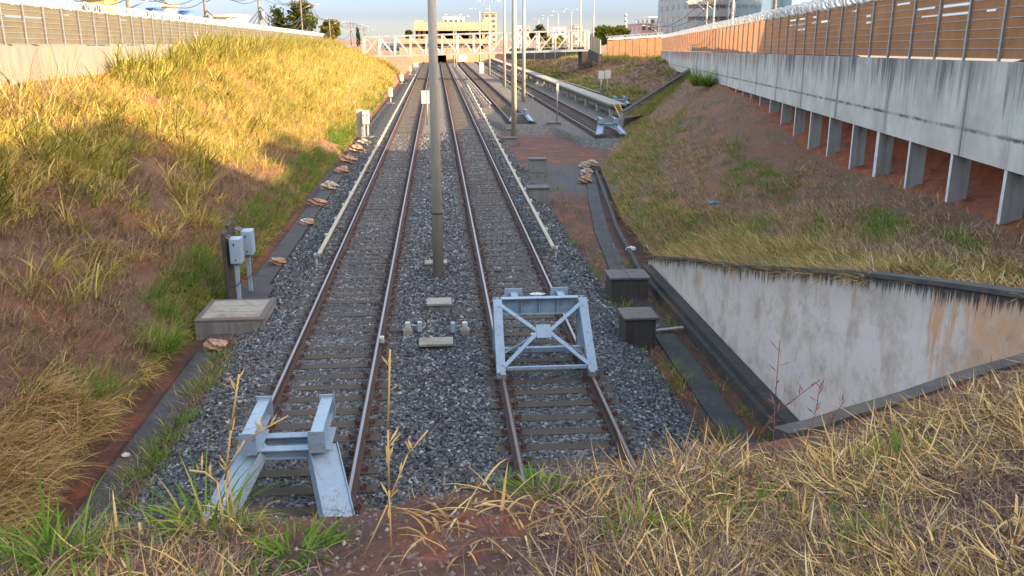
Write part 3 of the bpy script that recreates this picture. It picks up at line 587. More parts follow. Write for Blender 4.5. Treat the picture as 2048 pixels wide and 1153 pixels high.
# ================================================================== buffer stops
def buffer_low(label, loc, rz=0):
    t = thing('buffer_stop', label, 'buffer stop', loc, rz)
    for s in (-1, 1):
        p, q = Vector((s * .48, 1.15, .52)), Vector((s * .8, .0, .02)); nrm = Vector((s * .35, -.42, .75)).normalized(); d = (q - p).normalized(); ac = d.cross(nrm).normalized()
        m = MB(); m.bar(p, q, .4, .02, up=nrm)
        for e in (-1, 1): m.bar(p + ac * e * .205 - nrm * .05, q + ac * e * .205 - nrm * .05, .018, .17, up=nrm)
        m.build('leg', M_paint, t, bev=.004)
    for y in (1.0, 1.42):
        MB().ibeam((-.42, y, .48), (.42, y, .48), .16, .14, .02).build('cross_beam', M_paint, t, bev=.003)
    for s in (-1, 1):
        m = MB(); m.box((s * .48, 1.22, .565), (.3, .72, .02)); m.build('base_plate', M_paint, t, bev=.003)
        m = MB(); m.ibeam((s * .46, .78, .73), (s * .46, 2.0, .73), .17, .27, .022); b = m.build('buffer_beam', M_paint, t, bev=.003)
        for y, hh in ((.77, .32), (2.01, .36)): MB().box((s * .46, y, .73), (.23, .022, hh)).build('end_plate', M_paint, b, bev=.003)
    return t
b0 = buffer_low('low grey buffer stop with two long beams at the near end of left track', (-2.2, 10.3, 0))
# cross braced buffer on the right track
t = thing('buffer_stop', 'tall grey buffer stop with sloping legs and cross bracing on right track', 'buffer stop', (1.93, 15.15, 0))
FT, TP = (.0, .06), (1.3, 1.08)
for s in (-1, 1):
    p, q = Vector((s * .86, -.05, .05)), Vector((s * .84, 1.22, 1.1)); nrm = Vector((0, -.64, .77))
    m = MB(); m.bar(p, q, .17, .02, up=nrm); m.bar(p - nrm * .1, q - nrm * .1, .02, .18, up=nrm); m.bar(p - nrm * .2, q - nrm * .2, .15, .018, up=nrm); m.build('sloping_leg', M_paint, t, bev=.004)
    m = MB(); m.ibeam((s * .84, 1.36, .02), (s * .84, 1.36, 1.08), .16, .16, .018, up=(0, 1, 0)); m.build('upright', M_paint, t, bev=.003)
    m = MB(); m.box((s * .83, -.08, .03), (.1, .22, .1)); m.build('rail_clamp', M_steel, t); MB().box((s * .83, 1.36, .03), (.1, .26, .1)).build('rail_clamp', M_steel, t)
    m = MB(); m.ibeam((s * .47, 1.5, .98), (s * .47, 1.86, .98), .14, .16, .02); m.box((s * .47, 1.88, .98), (.36, .03, .3)); m.build('buffer_pad', M_paint, t, bev=.004)
m = MB(); m.box((0, 1.41, .93), (1.52, .022, .33)); m.box((0, 1.34, 1.085), (1.52, .16, .02)); m.box((0, 1.34, .76), (1.52, .12, .02))
for x in (-.36, 0, .36): m.box((x, 1.355, .92), (.018, .1, .29))
m.build('headstock', M_paint, t, bev=.004)
c0 = Vector((0, .6, .62)); nrm = Vector((0, -.64, .77))
for sx in (-1, 1):
    for yy_, zz_ in ((1.12, 1.02), (.05, .14)):
        MB().bar(c0 + Vector((sx * .1, 0, 0)), (sx * .8, yy_, zz_), .075, .03, up=nrm).build('brace', M_paint, t, bev=.003)
    MB().bar(c0 + Vector((sx * .12, .03, -.06)), (sx * .78, .95, .05), .06, .03, up=nrm).build('rear_brace', M_paint, t)
MB().bar(c0 - Vector((0, .105, .1)) + nrm * .02, c0 + Vector((0, .105, .1)) + nrm * .02, .28, .02, up=nrm).build('centre_plate', M_paint, t, bev=.003)
m = MB()
for sx in (-1, 1):
    for a_, b_ in ((.82, .95), (.82, .12), (.1, .62), (.86, .55)):
        q_ = Vector((sx * a_, (b_ - .05) * 1.21, b_ + .035)); m.tube(q_ - nrm * .02, q_ + nrm * .03, .02, .02, 6)
m.build('bolt', M_steel, t)
MB().bar((-.76, .06, .1), (.76, .06, .1), .06, .06).build('front_tie', M_paint, t, bev=.003)
MB().bar((-.8, 1.1, .09), (.8, 1.1, .09), .1, .09).build('rear_tie', M_paint, t, bev=.003)
dup(b0, (6.3, 66.3, 0), label='grey buffer stop half hidden behind the second concrete pole').scale = (.95, 1.0, .85)
dup(b0, (11.22, 56.4, 0), label='grey buffer stop beside the wing wall with two square plates').scale = (1.05, 1.1, 1.05)
dup(b0, (16.6, 79, .1), label='small grey buffer stop beyond the raised platform under two signs').scale = (.95, 1, .9)

# ================================================================== trackside things
def chamber(label, c, d, z0, zt, lid=True, grp=None, mat=M_conc, ml=M_dklid, over=.05, rz=0, nl=1):
    t = thing('cable_chamber', label, 'concrete box', (c[0], c[1], z0), rz, grp)
    MB().box((0, 0, (zt - z0) / 2), (d[0], d[1], zt - z0)).build('body', mat, t, bev=.012)
    for i in range(nl):
        w_ = (d[0] + 2 * over) / nl; MB().box((-d[0] / 2 - over + w_ * (i + .5), 0, zt - z0 + .03), (w_ - .008, d[1] + 2 * over, .055)).build('lid', ml, t, bev=.008)
    return t
# big chamber with three lid planks
t = thing('cable_chamber', 'large grey concrete chamber with planked lid left of the left track', 'concrete box', (-4.95, 20.3, -.75))
MB().box((.1, 0, .27), (1.55, 1.65, .55)).build('body', M_conc, t, bev=.02)
m = MB(); m.box((.1, 0, .565), (1.57, 1.67, .05)); m.build('rim', M_dklid, t, bev=.01)
for i in range(3): MB().box((.1, -.5 + i * .47, .592), (1.3, .44, .03)).build('lid', M_lid, t, bev=.006)
# boxes on posts in front of a dark board
t = thing('signal_cabinet', 'pair of pale blue junction boxes on posts against a dark board', 'junction box', (-5.0, 22.6, -.5))
m = MB(); m.bar((-.42, -.45, 0), (-.42, -.45, 1.82), .09, .5, up=(0, 1, 0)); m.bar((-.42, .12, 0), (-.42, .12, 1.92), .09, .6, up=(0, 1, 0)); m.build('board', M_dkconc, t, bev=.01)
MB().box((0, .1, .02), (1.0, 1.5, .06)).build('base_slab', M_walk, t)
for k, (x, y, z) in enumerate(((-.16, -.45, 1.02), (-.02, .3, 1.06))):
    MB().box((x, y, z + .32), (.27, .4, .64)).build('box', M_boxp, t, bev=.015)
    bx = t.children[-1]; m = MB(); m.box((x + .137, y, z + .33), (.006, .34, .58)); m.box((x - .0, y - .203, z + .33), (.22, .006, .58)); m.build('door', M_boxp, bx, bev=.004)
    m = MB(); m.box((x - .02, y - .212, z + .5), (.03, .014, .07)); m.tube((x, y - .2, z + .1), (x, y - .215, z + .1), .022, .022, 8); m.build('latch', M_dark, bx)
    MB().bar((x - .03, y - .02, .02), (x - .03, y - .02, z + .005), .1, .07, up=(0, 1, 0)).build('post', M_boxp, t, bev=.004)
    m = MB(); m.bar((x - .3, y - .1, z + .7), (x - .05, y - .1, z + .62), .03, .03); m.bar((x - .3, y + .1, z + .7), (x - .05, y + .1, z + .62), .03, .03); m.build('hanger', M_steel, t)
    m = MB(); m.path([Vector((x - .3, y - .08, .42)), Vector((x - .12, y - .1, .38)), Vector((x + .04, y - .08, .5)), Vector((x + .02, y + .1, .6))], .011); m.build('cable', M_wire, t)
# slabs between the two tracks
chamber('pale concrete slab lid behind the base of the main pole', on(872, 526, -.1), (.55, .3), -.25, -.12, mat=M_conc, ml=M_lid)
chamber('raised concrete pit with pale lid between the tracks, nearest the main pole', on(878, 600, 0.02), (.5, .42), -.3, -.06, mat=M_conc, ml=M_lid)
chamber('flat pale pit lid between two small grey cable posts', on(872, 676, 0), (.62, .34), -.3, -.12, mat=M_dkconc, ml=M_lid)
for px, lb, s in ((816, 'left cable coupling with white head beside the flat pit lid', 1), (930, 'right cable coupling with white head beside the flat pit lid', -1)):
    p = on(px, 668, -.2); t = thing('cable_coupling', lb, 'cable coupling', p)
    MB().box((0, 0, .06), (.2, .22, .1)).build('foot', M_lid, t); MB().box((0, 0, .19), (.12, .12, .17)).build('head', M_white, t, bev=.03)
    MB().tube((s * .05, 0, .18), (s * .26, 0, .18), .025).build('shaft', M_steel, t); MB().box((s * .26, 0, .16), (.1, .12, .22)).build('clamp', M_boxp, t, bev=.01)
    MB().path([Vector((-s * .05, 0, .08)), Vector((-s * .3, .02, -.0)), Vector((-s * .62, .0, 0.01))], .015).build('cable', M_wire, t)
for px, py, lb in ((764, 684, 'white box clipped beside the right rail of the left track'), (1066, 678, 'white box behind the brace plate of the tall buffer')):
    p = on(px, py, -.1); t = thing('sensor_box', lb, 'box', p); MB().box((0, 0, .05), (.1, .12, .14)).build('body', M_white, t, bev=.02); MB().box((0, 0, -.06), (.05, .05, .1)).build('bracket', M_steel, t)
# right side boxes
chamber('dark double lidded concrete box at the end of the right walkway', (4.9, 22.0), (.98, .8), -.64, -.02, mat=M_dkconc, nl=2)
chamber('dark square concrete box nearest the stained white wall', (4.35, 18.3), (.68, .7), -.64, .08, mat=M_dkconc)
gb = 'small concrete boxes along the right track'
for px, py, lb, s, h in ((1074, 343, 'grey concrete box on the dark paving, second from the pole', .85, .65), (1076, 408, 'grey concrete box with pale cap nearest the third rail end', .85, .7), (1107, 262, 'concrete box carrying the thin white sign post', 1.0, .6), (1020, 290, 'concrete box just left of the second pole base', .8, .45), (1024, 279, 'dark box tucked behind the second pole base', .7, .7)):
    p = on(px, py, -.62); chamber(lb, p, (s, .7), -.64, -.64 + h, grp=gb, mat=M_conc)
# poles
def pole(label, base, r0, r1, top, arms=0, name='light_pole'):
    t = thing(name, label, 'light pole', base); hh = top - base[2]
    MB().tube((0, 0, -.2), (0, 0, hh), r0, r1, 20).build('shaft', M_pole, t)
    if arms: MB().tube((0, 0, 1.75), (0, 0, 1.8), r0 + .004, r0 + .004, 20).build('joint_band', M_dkconc, t)
    MB().tube((0, 0, hh), (0, 0, hh + .15), r1 + .02, r1 + .02, 12).build('collar', M_steel, t)
    for s in (-1, 1):
        MB().path([Vector((0, 0, hh + .1)), Vector((s * .6, 0, hh + .35)), Vector((s * 1.3, 0, hh + .42))], .04).build('arm', M_steel, t); MB().box((s * 1.6, 0, hh + .42), (.75, .3, .14), 0, 0, .7).build('lamp_head', M_white, t, bev=.03)
    return t
pole('thick concrete pole standing between the two near tracks', on(877, 555, -.22), .15, .085, 11.5, 1)
pole('second concrete pole, at the edge of the red soil patch', on(1028, 287, -.62), .19, .115, 12.6)
pole('third concrete pole, behind the half hidden buffer', on(1047, 204, -.2), .2, .12, 12.6)
pole('fourth concrete pole, left of the raised platform', on(1009, 174, -.2), .2, .12, 12.6)
for px, py, pt, lb in ((979, 152, 3, 'lamp pole with two heads, right of the far station'), (960, 143, 18, 'lamp pole with two heads before the cream tower'), (908, 133, 30, 'lamp pole with two heads nearest the far tunnel'), (913, 135, 60, 'short post beside the lamp pole near the tunnel')):
    b = on(px, py, -.2); z = at(px, pt, b[1])[2]; pole(lb, b, .17, .11, z - .4)
gl = 'street lamps far beyond the footbridge'
for px, pt, Y, lb in ((1160, -20, 175, 'tall lamp post right behind the bridge end, left one of two'), (1186, -20, 180, 'tall lamp post beside the flat topped tree'), (1142, 22, 260, 'lamp post over the bridge, left of the two tall ones'), (1116, 26, 280, 'lamp post over the bridge near its right third'), (1095, 34, 320, 'small lamp post over the bridge right of the domed tree'), (1077, 40, 330, 'small lamp post directly in front of the domed tree'), (926, 36, 250, 'small lamp post in front of the station parapet')):
    b = at(px, 90, Y); z = at(px, pt, Y)[2]; o = pole(lb, (b[0], b[1], 2.5), .16, .1, z, name='street_lamp'); o['group'] = gl; o['category'] = 'street lamp'
# signs
def sign(label, base, hh, wd, ht, name='track_sign', two=False, grp=None, mat=M_white, pr=.035):
    t = thing(name, label, 'sign', base, 0, grp); MB().tube((0, .03, 0), (0, .03, hh), pr, pr, 8).build('post', M_steel, t)
    for k in ((-.5, .5) if two else (0,)): MB().box((k * wd * 1.15, -.03, hh - ht / 2), (wd, .03, ht)).build('plate', mat, t, bev=.006)
    return t
p = at(1201, 200, 84); sign('left of two white square signs on posts above the slope foot', (p[0], p[1], 0), at(1201, 142, 84)[2], .55, .75, pr=.05)
p = at(1214, 200, 84.5); sign('right of two white square signs on posts above the slope foot', (p[0], p[1], 0), at(1214, 141, 84.5)[2], .55, .75, pr=.05)
p = on(1114, 248, -.1); sign('thin white post with small narrow plate on a concrete box', (p[0], p[1], -.1), at(1114, 164, p[1])[2], .16, .8, pr=.045)
p = on(855, 250, -.2); sign('white double plate half hidden behind the main pole', (p[0], p[1], -.2), at(855, 176, p[1])[2], .38, .95, two=True, pr=.05)
p = on(963, 148, -.2); t = thing('relay_box', 'white cabinet beside the third lamp pole', 'cabinet', p); MB().box((0, 0, 1.0), (.85, .5, 1.9)).build('body', M_white, t, bev=.03); MB().box((0, 0, -.0), (1, .6, .2)).build('plinth', M_conc, t); MB().box((0, -.26, 1.0), (.7, .02, 1.6)).build('door', M_white, t, bev=.01)
gs = 'white signal boxes beside the left walkway'
for px, pb, pt, wd, lb in ((733, 276, 222, .42, 'nearest white double box on a post by the left walkway'), (782, 208, 176, .4, 'second white box on a post by the left walkway'), (804, 168, 150, .5, 'third white box on a post by the left walkway'), (821, 150, 133, .5, 'fourth small white box on a post by the left walkway'), (832, 140, 126, 1.0, 'widest white box on a post, farthest along the left walkway')):
    b = on(px, pb, -.5); z = at(px, pt, b[1])[2]; t = thing('signal_box', lb, 'signal box', b, 0, gs); hh = z - b[2]
    n2 = 2 if pb == 276 else 1
    for k in range(n2):
        x = (k - (n2 - 1) / 2) * .24; MB().box((x, k * .1, hh - .45), (wd * (.5 if n2 == 2 else 1), .28, .9)).build('box', M_white, t, bev=.02); MB().bar((x, k * .1, 0), (x, k * .1, hh - .85), .1, .1).build('post', M_white, t)
        m = MB(); m.box((x, k * .1 - .146, hh - .3), (.05, .02, .1)); m.build('latch', M_dark, t.children[-2])
    if n2 == 2: MB().bar((-.42, .2, 0), (-.42, .2, hh + .1), .1, .4, up=(1, 0, 0)).build('board', M_pole, t)
    MB().box((.3, .1, .03), (1.3, .9, .08)).build('base_slab', M_lid, t)

# bags and litter
def lump(name, label, cat, p, s, mat, seed, grp=None, flat=.55):
    bm = bmesh.new(); bmesh.ops.create_icosphere(bm, subdivisions=4, radius=1); r = random.Random(seed); ph = [r.uniform(0, 6) for _ in range(6)]
    for v in bm.verts:
        x, y, z = v.co; k = 1 + .2 * math.sin(3 * x + ph[0]) * math.sin(4 * y + ph[1]) + .13 * math.sin(8 * z + 5 * x + ph[2]) + .12 * abs(math.sin(7 * y - 6 * z + ph[3])) + .07 * math.sin(15 * x + 11 * y + ph[4])
        v.co = Vector((x * s[0] * k, y * s[1] * k, max(z * k, -.55) * s[2] * flat + .5 * s[2] * flat))
    me = bpy.data.meshes.new(name); bm.to_mesh(me); bm.free(); me.materials.append(mat); o = bpy.data.objects.new(name, me); COL.objects.link(o); o.location = p; return tag(o, label, cat, grp)
gbag = 'sacks lying along the left walkway'
for i, (px, py, s, lb, mt) in enumerate(((430, 697, .27, 'pink sack at the corner of the big chamber', M_bag), (556, 527, .24, 'torn sack with green scrap on the walkway behind the junction boxes', M_bag), (613, 448, .26, 'white rimmed open sack on the walkway', M_wbag), (634, 410, .36, 'flat pink sack beyond the white rimmed one', M_bag), (660, 377, .42, 'large crumpled sack on the left walkway', M_wbag), (683, 345, .38, 'small sack at the shadow edge of the left walkway', M_bag), (697, 325, .5, 'sack in sun close to the ditch', M_bag), (713, 303, .5, 'sack in sun just before the nearest white signal box', M_bag), (727, 290, .45, 'sack leaning by the nearest white signal box', M_wbag))):
    p = on(px, py, -.49); s *= .85; lump('trash_sack', lb, 'sack', p, (s, s * .8, s), mt, i, gbag)
gb2 = 'heap of torn sacks at the end of the right walkway'
for i, (px, py, s, lb, mt) in enumerate(((1168, 335, .42, 'torn white sack furthest left in the right heap', M_wbag), (1183, 332, .5, 'grey white sack at the back of the right heap', M_wbag), (1173, 350, .5, 'half open sack in the middle of the right heap', M_wbag), (1170, 365, .5, 'nearest pale sack of the right heap', M_bag), (1192, 345, .45, 'dark sack against the grass slope', M_dkconc))):
    p = on(px, py, -.58); s *= .52; lump('torn_sack', lb, 'sack', p, (s * 1.15, s, s), mt, 30 + i, gb2, .8)
lump('plastic_bag', 'cyan plastic bag on the ballast left of the main pole', 'bag', on(827, 441, -.19), (.13, .1, .11), M_cyan, 51)
lump('plastic_bag', 'cyan plastic bag beside the right third rail', 'bag', on(1036, 404, -.2), (.15, .1, .1), M_cyan, 52)
lump('plastic_bag', 'turquoise plastic bag on the right grass slope', 'bag', (8.6, 26.6, 1.0), (.15, .1, .1), M_cyan, 53)
lump('paper_scrap', 'white paper scrap between the rails behind the tall buffer', 'litter', on(1076, 589, -.18), (.18, .1, .03), M_white, 54)
lump('paper_scrap', 'white scrap of plastic in the right drain', 'litter', on(1262, 500, -.5), (.14, .1, .12), M_white, 55)
lump('paper_scrap', 'small white scrap on the walkway beside the near ditch', 'litter', on(252, 912, -.49), (.06, .05, .05), M_white, 56)
p = on(1338, 666, -.6); t = thing('broken_board', 'broken pale board lying on the right walkway near the white wall', 'board', p, .5); MB().bar((-.3, .2, .05), (.35, -.1, .1), .12, .03).build('plank', M_lid, t); MB().bar((-.35, .25, .03), (-.05, .3, .12), .08, .03).build('splinter', M_dklid, t)

# raised platform
t = thing('service_platform', 'raised concrete service platform on short legs along the far track', 'platform', (14.6, 71, -.2)); L = 175
MB().box((0, L / 2, 1.0), (1.3, L, .14)).build('deck', M_lid, t); m = MB(); m.bar((-.58, 0, .8), (-.58, L, .8), .12, .26); m.bar((.58, 0, .8), (.58, L, .8), .12, .26); m.build('edge_beam', M_dkconc, t)
for i in range(28):
    for s in (-1, 1): MB().box((s * .45, .8 + i * 6, .33), (.28, .3, .7)).build('leg', M_pole, t)
t = thing('ladder', 'yellow sloping ladder down from the platform end', 'ladder', (14.3, 66.9, -.2))
for s in (-.22, .22): MB().bar((s, 0, 0), (s, 3.6, 1.15), .06, .1).build('stringer', M_yell, t)
for i in range(9): f = (i + .5) / 9; MB().bar((-.2, 3.6 * f, 1.15 * f), (.2, 3.6 * f, 1.15 * f), .05, .04).build('rung', M_yell, t)
t = thing('block_wall', 'dark low block wall between platform end and wing wall', 'wall', (16.4, 71.2, -.3)); MB().box((0, 0, .35), (2.6, .5, .7)).build('lower_course', M_dkconc, t); MB().box((.6, 1.2, .55), (3.6, .4, 1.1)).build('upper_course', M_dkconc, t)

# ================================================================== footbridge
PL, PR_ = 722, 1178
t = thing('footbridge', 'white steel truss footbridge crossing over all the tracks', 'footbridge', (6, 135, 4))
bl, br_ = at(727, 113.5, 139), at(1177, 101, 132); tl, tr = at(727, 74.5, 139), at(1177, 61, 132); N = 14; M_br = simple('bridge_paint', (.47, .455, .42), (.36, .34, .3), 1.5, .6)
def bp(f, top, off): return (tl.lerp(tr, f) if top else bl.lerp(br_, f)) + Vector((0, off, 0))
for off, nm in ((0, 'near_truss'), (3.0, 'far_truss')):
    m = MB(); m.bar(bp(0, 1, off), bp(1, 1, off), .3, .26); m.build('top_chord', M_br, t, True); m = MB(); m.bar(bp(0, 0, off), bp(1, 0, off), .3, .28); m.build('bottom_chord', M_br, t, True)
    for i in range(N + 1): MB().bar(bp(i / N, 0, off) + Vector((0, 0, .15)), bp(i / N, 1, off) - Vector((0, 0, .14)), .24, .24, up=(0, 1, 0)).build('vertical', M_br, t, True)
    for i in range(N):
        down = 1 <= i <= 6 or i == N - 1
        if off: down = not down
        a, b = (bp(i / N, 1, off), bp((i + 1) / N, 0, off)) if down else (bp(i / N, 0, off), bp((i + 1) / N, 1, off)); d = (b - a).normalized()
        MB().bar(a + d * .25, b - d * .25, .22 if not off else .09, .2 if not off else .09, up=(0, 1, 0)).build('diagonal', M_br, t, True)
m = MB()
for i in range(N + 1): m.bar(bp(i / N, 1, .16), bp(i / N, 1, 2.84), .1, .1); m.bar(bp(i / N, 0, .16), bp(i / N, 0, 2.84), .12, .14)
m.build('cross_member', M_br, t, True); m = MB(); m.bar(bp(0, 0, 1.5) + Vector((0, 0, .12)), bp(1, 0, 1.5) + Vector((0, 0, .12)), 2.6, .06); m.build('deck', M_conc, t, True)
for off in (.25, 2.75):
    m = MB()
    for z in (.55, 1.1): m.bar(bp(0, 0, off) + Vector((0, 0, z)), bp(1, 0, off) + Vector((0, 0, z)), .05, .05)
    m.build('handrail', M_br, t, True)
m = MB(); m.box(br_ + Vector((-.2, 1.5, -1.3)), (1.6, 3.4, 2.2)); m.build('abutment', M_dkconc, t, True); m = MB(); m.box(bl + Vector((-.2, 1.5, -1.6)), (2, 3.4, 2.6)); m.build('abutment', M_conc, t, True)
# fenced ramp turning away at the right end
t = thing('bridge_ramp', 'pale mesh sided ramp at the right end of the footbridge', 'ramp', (0, 0, 0)); q = [at(1180, 74, 131), at(1203, 84, 124)]; t.location = q[0] - Vector((0, 0, 3))
q0, q1 = at(1180, 98, 131), at(1201, 108, 124); m = MB(); m.add([q0, q1, at(1201, 80, 124), at(1180, 70, 131)], [(0, 1, 2, 3)]); m.build('side_mesh', M_beige, t, True)
for f in np.linspace(0, 1, 7): a = q0.lerp(q1, f); MB().bar(a, at(1180, 70, 131).lerp(at(1201, 80, 124), f), .12, .12).build('post', M_br, t, True)
m = MB(); m.bar(q0 - Vector((0, 0, .7)), q1 - Vector((0, 0, .7)), .5, 1.3); m.build('base_wall', M_dkconc, t, True)

# ================================================================== station
M_sta = concrete('station_render', (.42, .27, .16), (.36, .22, .12), (.22, .13, .08), .35)
M_stal = concrete('station_parapet', (.42, .32, .22), (.35, .26, .17), (.14, .09, .06), .6)
YS = 236; t = thing('station_building', 'far orange station building above the tunnel mouth', 'station', (4, YS + 6, 0))
def fbox(px0, py0, px1, py1, Y, dep):
    a, b = at(px0, py1, Y), at(px1, py0, Y); return ((a[0] + b[0]) / 2, Y + dep / 2, (a[2] + b[2]) / 2), (b[0] - a[0], dep, b[2] - a[2])
MB().box(*fbox(828, 45, 985, 62, YS - 2, 26)).build('parapet', M_stal, t, True); MB().box(*fbox(832, 62.1, 980, 90, YS + 4, 18)).build('upper_storey', M_dark, t, True)
for px in (836, 846, 872, 907, 938, 965, 976): MB().box(*fbox(px, 62.1, px + 5, 90, YS, 3)).build('pillar', M_stal, t, True)
MB().box(*fbox(800, 78, 986, 88, YS - 1, 20)).build('balcony_wall', M_sta, t, True); m = MB()
m.box(*fbox(800, 88.1, 875, 128, YS, 18)); m.box(*fbox(893, 88.1, 990, 128, YS, 18)); m.box(*fbox(875, 88.1, 893, 110.5, YS, 18)); m.build('lower_wall', M_sta, t, True)
MB().box(*fbox(875, 110.5, 893, 124, YS + 8, 1)).build('tunnel_mouth', M_dark, t, True)
for px in (845, 875, 940, 958): MB().box(*fbox(px, 90, px + 10, 98, YS - .06, .2)).build('window', M_dark, t, True)
for px, py, w_ in ((830, 42, 16), (965, 40, 14)): MB().box(*fbox(px, py - 1, px + w_, 45, YS, 6)).build('roof_hut', M_stal, t, True)
MB().box(*fbox(917, 112, 935, 124, YS - 8, 7)).build('portal_wing', simple('pale_render', (.5, .48, .46), None, 2), t, True)
t = thing('rail_wagon', 'yellow maintenance wagon parked on the far track', 'wagon', on(944, 121, -.1)); MB().box((0, 0, 1.6), (2.6, 6, 1.6)).build('body', M_yell, t, bev=.1); MB().box((0, 0, .5), (2.2, 5, .7)).build('chassis', M_dark, t)
for s in (-.9, .9):
    for y in (-1.8, 1.8): MB().tube((s - .06, y, .45), (s + .06, y, .45), .42, .42, 12).build('wheel', M_dark, t)

# ================================================================== buildings around
def building(label, px0, px1, ptop, Y, dep, wall, rows, cols, zb=3.5, win=M_dark, cat='building', band=None, wf=(.55, .5), name='apartment_building'):
    a, b = at(px0, ptop, Y), at(px1, ptop, Y); W = b[0] - a[0]; z1 = a[2]; t = thing(name, label, cat, ((a[0] + b[0]) / 2, Y + dep / 2, zb)); hh = z1 - zb
    MB().box((0, 0, hh / 2), (W, dep, hh)).build('wall', wall, t); MB().box((0, 0, hh + .15), (W + .5, dep + .5, .3)).build('roof', wall, t)
    fh = hh / rows
    for r in range(rows):
        for c in range(cols):
            w_ = W / cols
            o = MB().box((-W / 2 + w_ * (c + .5), -dep / 2 - .03, fh * (r + .52)), (w_ * wf[0], .1, fh * wf[1])).build('window', win, t)
        if band: MB().box((0, -dep / 2 - .12, fh * (r + 1) - fh * .18), (W + .3, .5, fh * .42)).build('balcony', band, t)
    for s in (-1,):
        for r in range(rows):
            for c in range(max(1, int(dep / 5))): MB().box((-W / 2 - .03, -dep / 2 + 2.5 + c * 5, fh * (r + .52)), (.1, 1.6, fh * wf[1])).build('window', win, t)
    return t
M_wr = simple('white_render', (.72, .69, .63), (.62, .58, .52), .5, .8); M_gr = simple('grey_render', (.36, .34, .31), (.28, .26, .24), .4, .8); M_pk = simple('pink_render', (.56, .32, .26), (.5, .3, .25), .5, .8)
M_or = simple('orange_render', (.55, .22, .08), None, .5); M_bl = simple('blue_panel', (.03, .07, .2), (.05, .12, .3), .5, .4); M_cr = simple('cream_render', (.42, .33, .22), (.37, .28, .17), .5)
g = G('sky_glass'); M_gl = g.pr(g.mix(g.noise(.3, 3), (.35, .48, .5), (.5, .6, .6)), .12, .7)
g = G('window_glass'); M_wg = g.pr((.09, .1, .12), .15, spec=.6)
building('cream tower block rising behind the right end of the station', 968, 993, 27, 330, 12, M_cr, 6, 2, name='tower_block', win=M_wg)
building('white block with blue windows behind the station roof', 886, 928, 36, 330, 14, M_wr, 4, 4, win=M_wg)
o = building('grey office block with curved bands of windows behind the right fence', 1378, 1472, -24, 190, 26, M_gr, 5, 6, 4, M_wg, band=M_gr, wf=(.8, .42), name='office_block')
building('pale block next to the grey offices', 1472, 1503, -2, 185, 24, M_wr, 4, 3, 4, M_wg)
bb = building('dark blue panelled block with a red ringed emblem', 1500, 1526, -18, 180, 24, M_bl, 4, 1, 4, M_gl, wf=(.3, .3))
building('tall pale teal glass block behind the razor wire', 1526, 1586, -30, 170, 26, M_gl, 5, 3, 4, M_gl, wf=(.9, .86), name='glass_block')
building('pale blue glass block furthest right behind the fence', 1586, 1720, -24, 165, 26, M_gl, 4, 4, 4, M_wg, wf=(.7, .5), name='glass_block')
building('wide white block left of the grey offices', 1299, 1338, 36, 230, 18, M_wr, 4, 3, 3.5, M_wg)
building('white block with stair tower next to the grey offices', 1338, 1378, 39, 220, 18, M_wr, 3, 3, 3.5, M_wg)
building('cream stair tower on top of the white blocks', 1350, 1363, 24, 222, 6, M_cr, 6, 1, 3.5, M_wg, name='tower')
building('pink block at the left end of the white blocks', 1282, 1306, 49, 228, 16, M_pk, 3, 2, 3.5, M_wg)
building('low orange shop house in front of the white blocks', 1360, 1372, 53, 200, 8, M_or, 2, 1, 3.5, M_wg, name='shop_house')
building('small pink house beyond the flat topped tree', 1266, 1283, 70, 240, 10, M_pk, 2, 2, 3, M_wg, name='house')
for px0, px1, pt, mt, lb in ((1030, 1044, 53, M_wr, 'small white block above the bridge, left of the domed tree'), (1044, 1060, 55, M_pk, 'small pink block above the bridge beside the domed tree'), (1106, 1132, 56, M_wr, 'low white block above the bridge, right of the domed tree'), (1150, 1164, 52, M_pk, 'small pink block above the right end of the bridge')):
    building(lb, px0, px1, pt, 420, 14, mt, 3, 2, 0, M_wg)
# emblem on the blue block: ring with an open centre mark
t = thing('emblem_sign', 'square sign with a red ring and white mark on the blue block', 'sign', at(1506, 12, 179.6)); M_red = simple('red_paint', (.5, .03, .05), None, 2, .6); MB().box((0, .06, 0), (1.9, .1, 1.9)).build('panel', M_bl, t)
m = MB()
for i in range(20):
    a0_, a1_ = [R(40 + 280 * k / 20) for k in (i, i + 1)]; m.bar((.55 * math.cos(a0_), -.03, .55 * math.sin(a0_)), (.55 * math.cos(a1_), -.03, .55 * math.sin(a1_)), .06, .2, up=(math.cos(a0_), 0, math.sin(a0_)))
m.build('ring', M_red, t); m = MB(); m.bar((-.1, -.05, 0), (.45, -.05, .3), .06, .14); m.bar((-.1, -.05, 0), (.45, -.05, -.3), .06, .14); m.build('mark', M_white, t)
for s in ((0, 0, .98), (0, 0, -.98)): MB().box((s[0], -.02, s[2]), (2, .12, .1)).build('rim', M_red, t)
# apartment row beyond the right fence, beside the camera: it shades the near slope
t = thing('apartment_building', 'long apartment row behind the orange fence that shades the near tracks', 'building', (34, 0, 5.4))
for y0, y1, zt_ in ((-60, 17.0, 19.4), (17.0, 36.4, 14.3)):
    MB().box((0, (y0 + y1) / 2, (zt_ - 5.4) / 2), (12, y1 - y0 - .01, zt_ - 5.4)).build('wall', M_gr, t); MB().box((0, (y0 + y1) / 2, zt_ - 5.4 + .1), (12.3, y1 - y0 - .01, .2)).build('roof', M_gr, t)
    for y in np.arange(y0 + 2, y1 - 1, 3.2):
        for z in np.arange(1.2, zt_ - 7.5, 3): f = MB().box((-6.02, y, z + .7), (.08, 1.5, 1.3)).build('window', M_wg, t)
MB().box((0, 29, 10.1), (10, 7, 2.2)).build('roof_hut', M_gr, t)
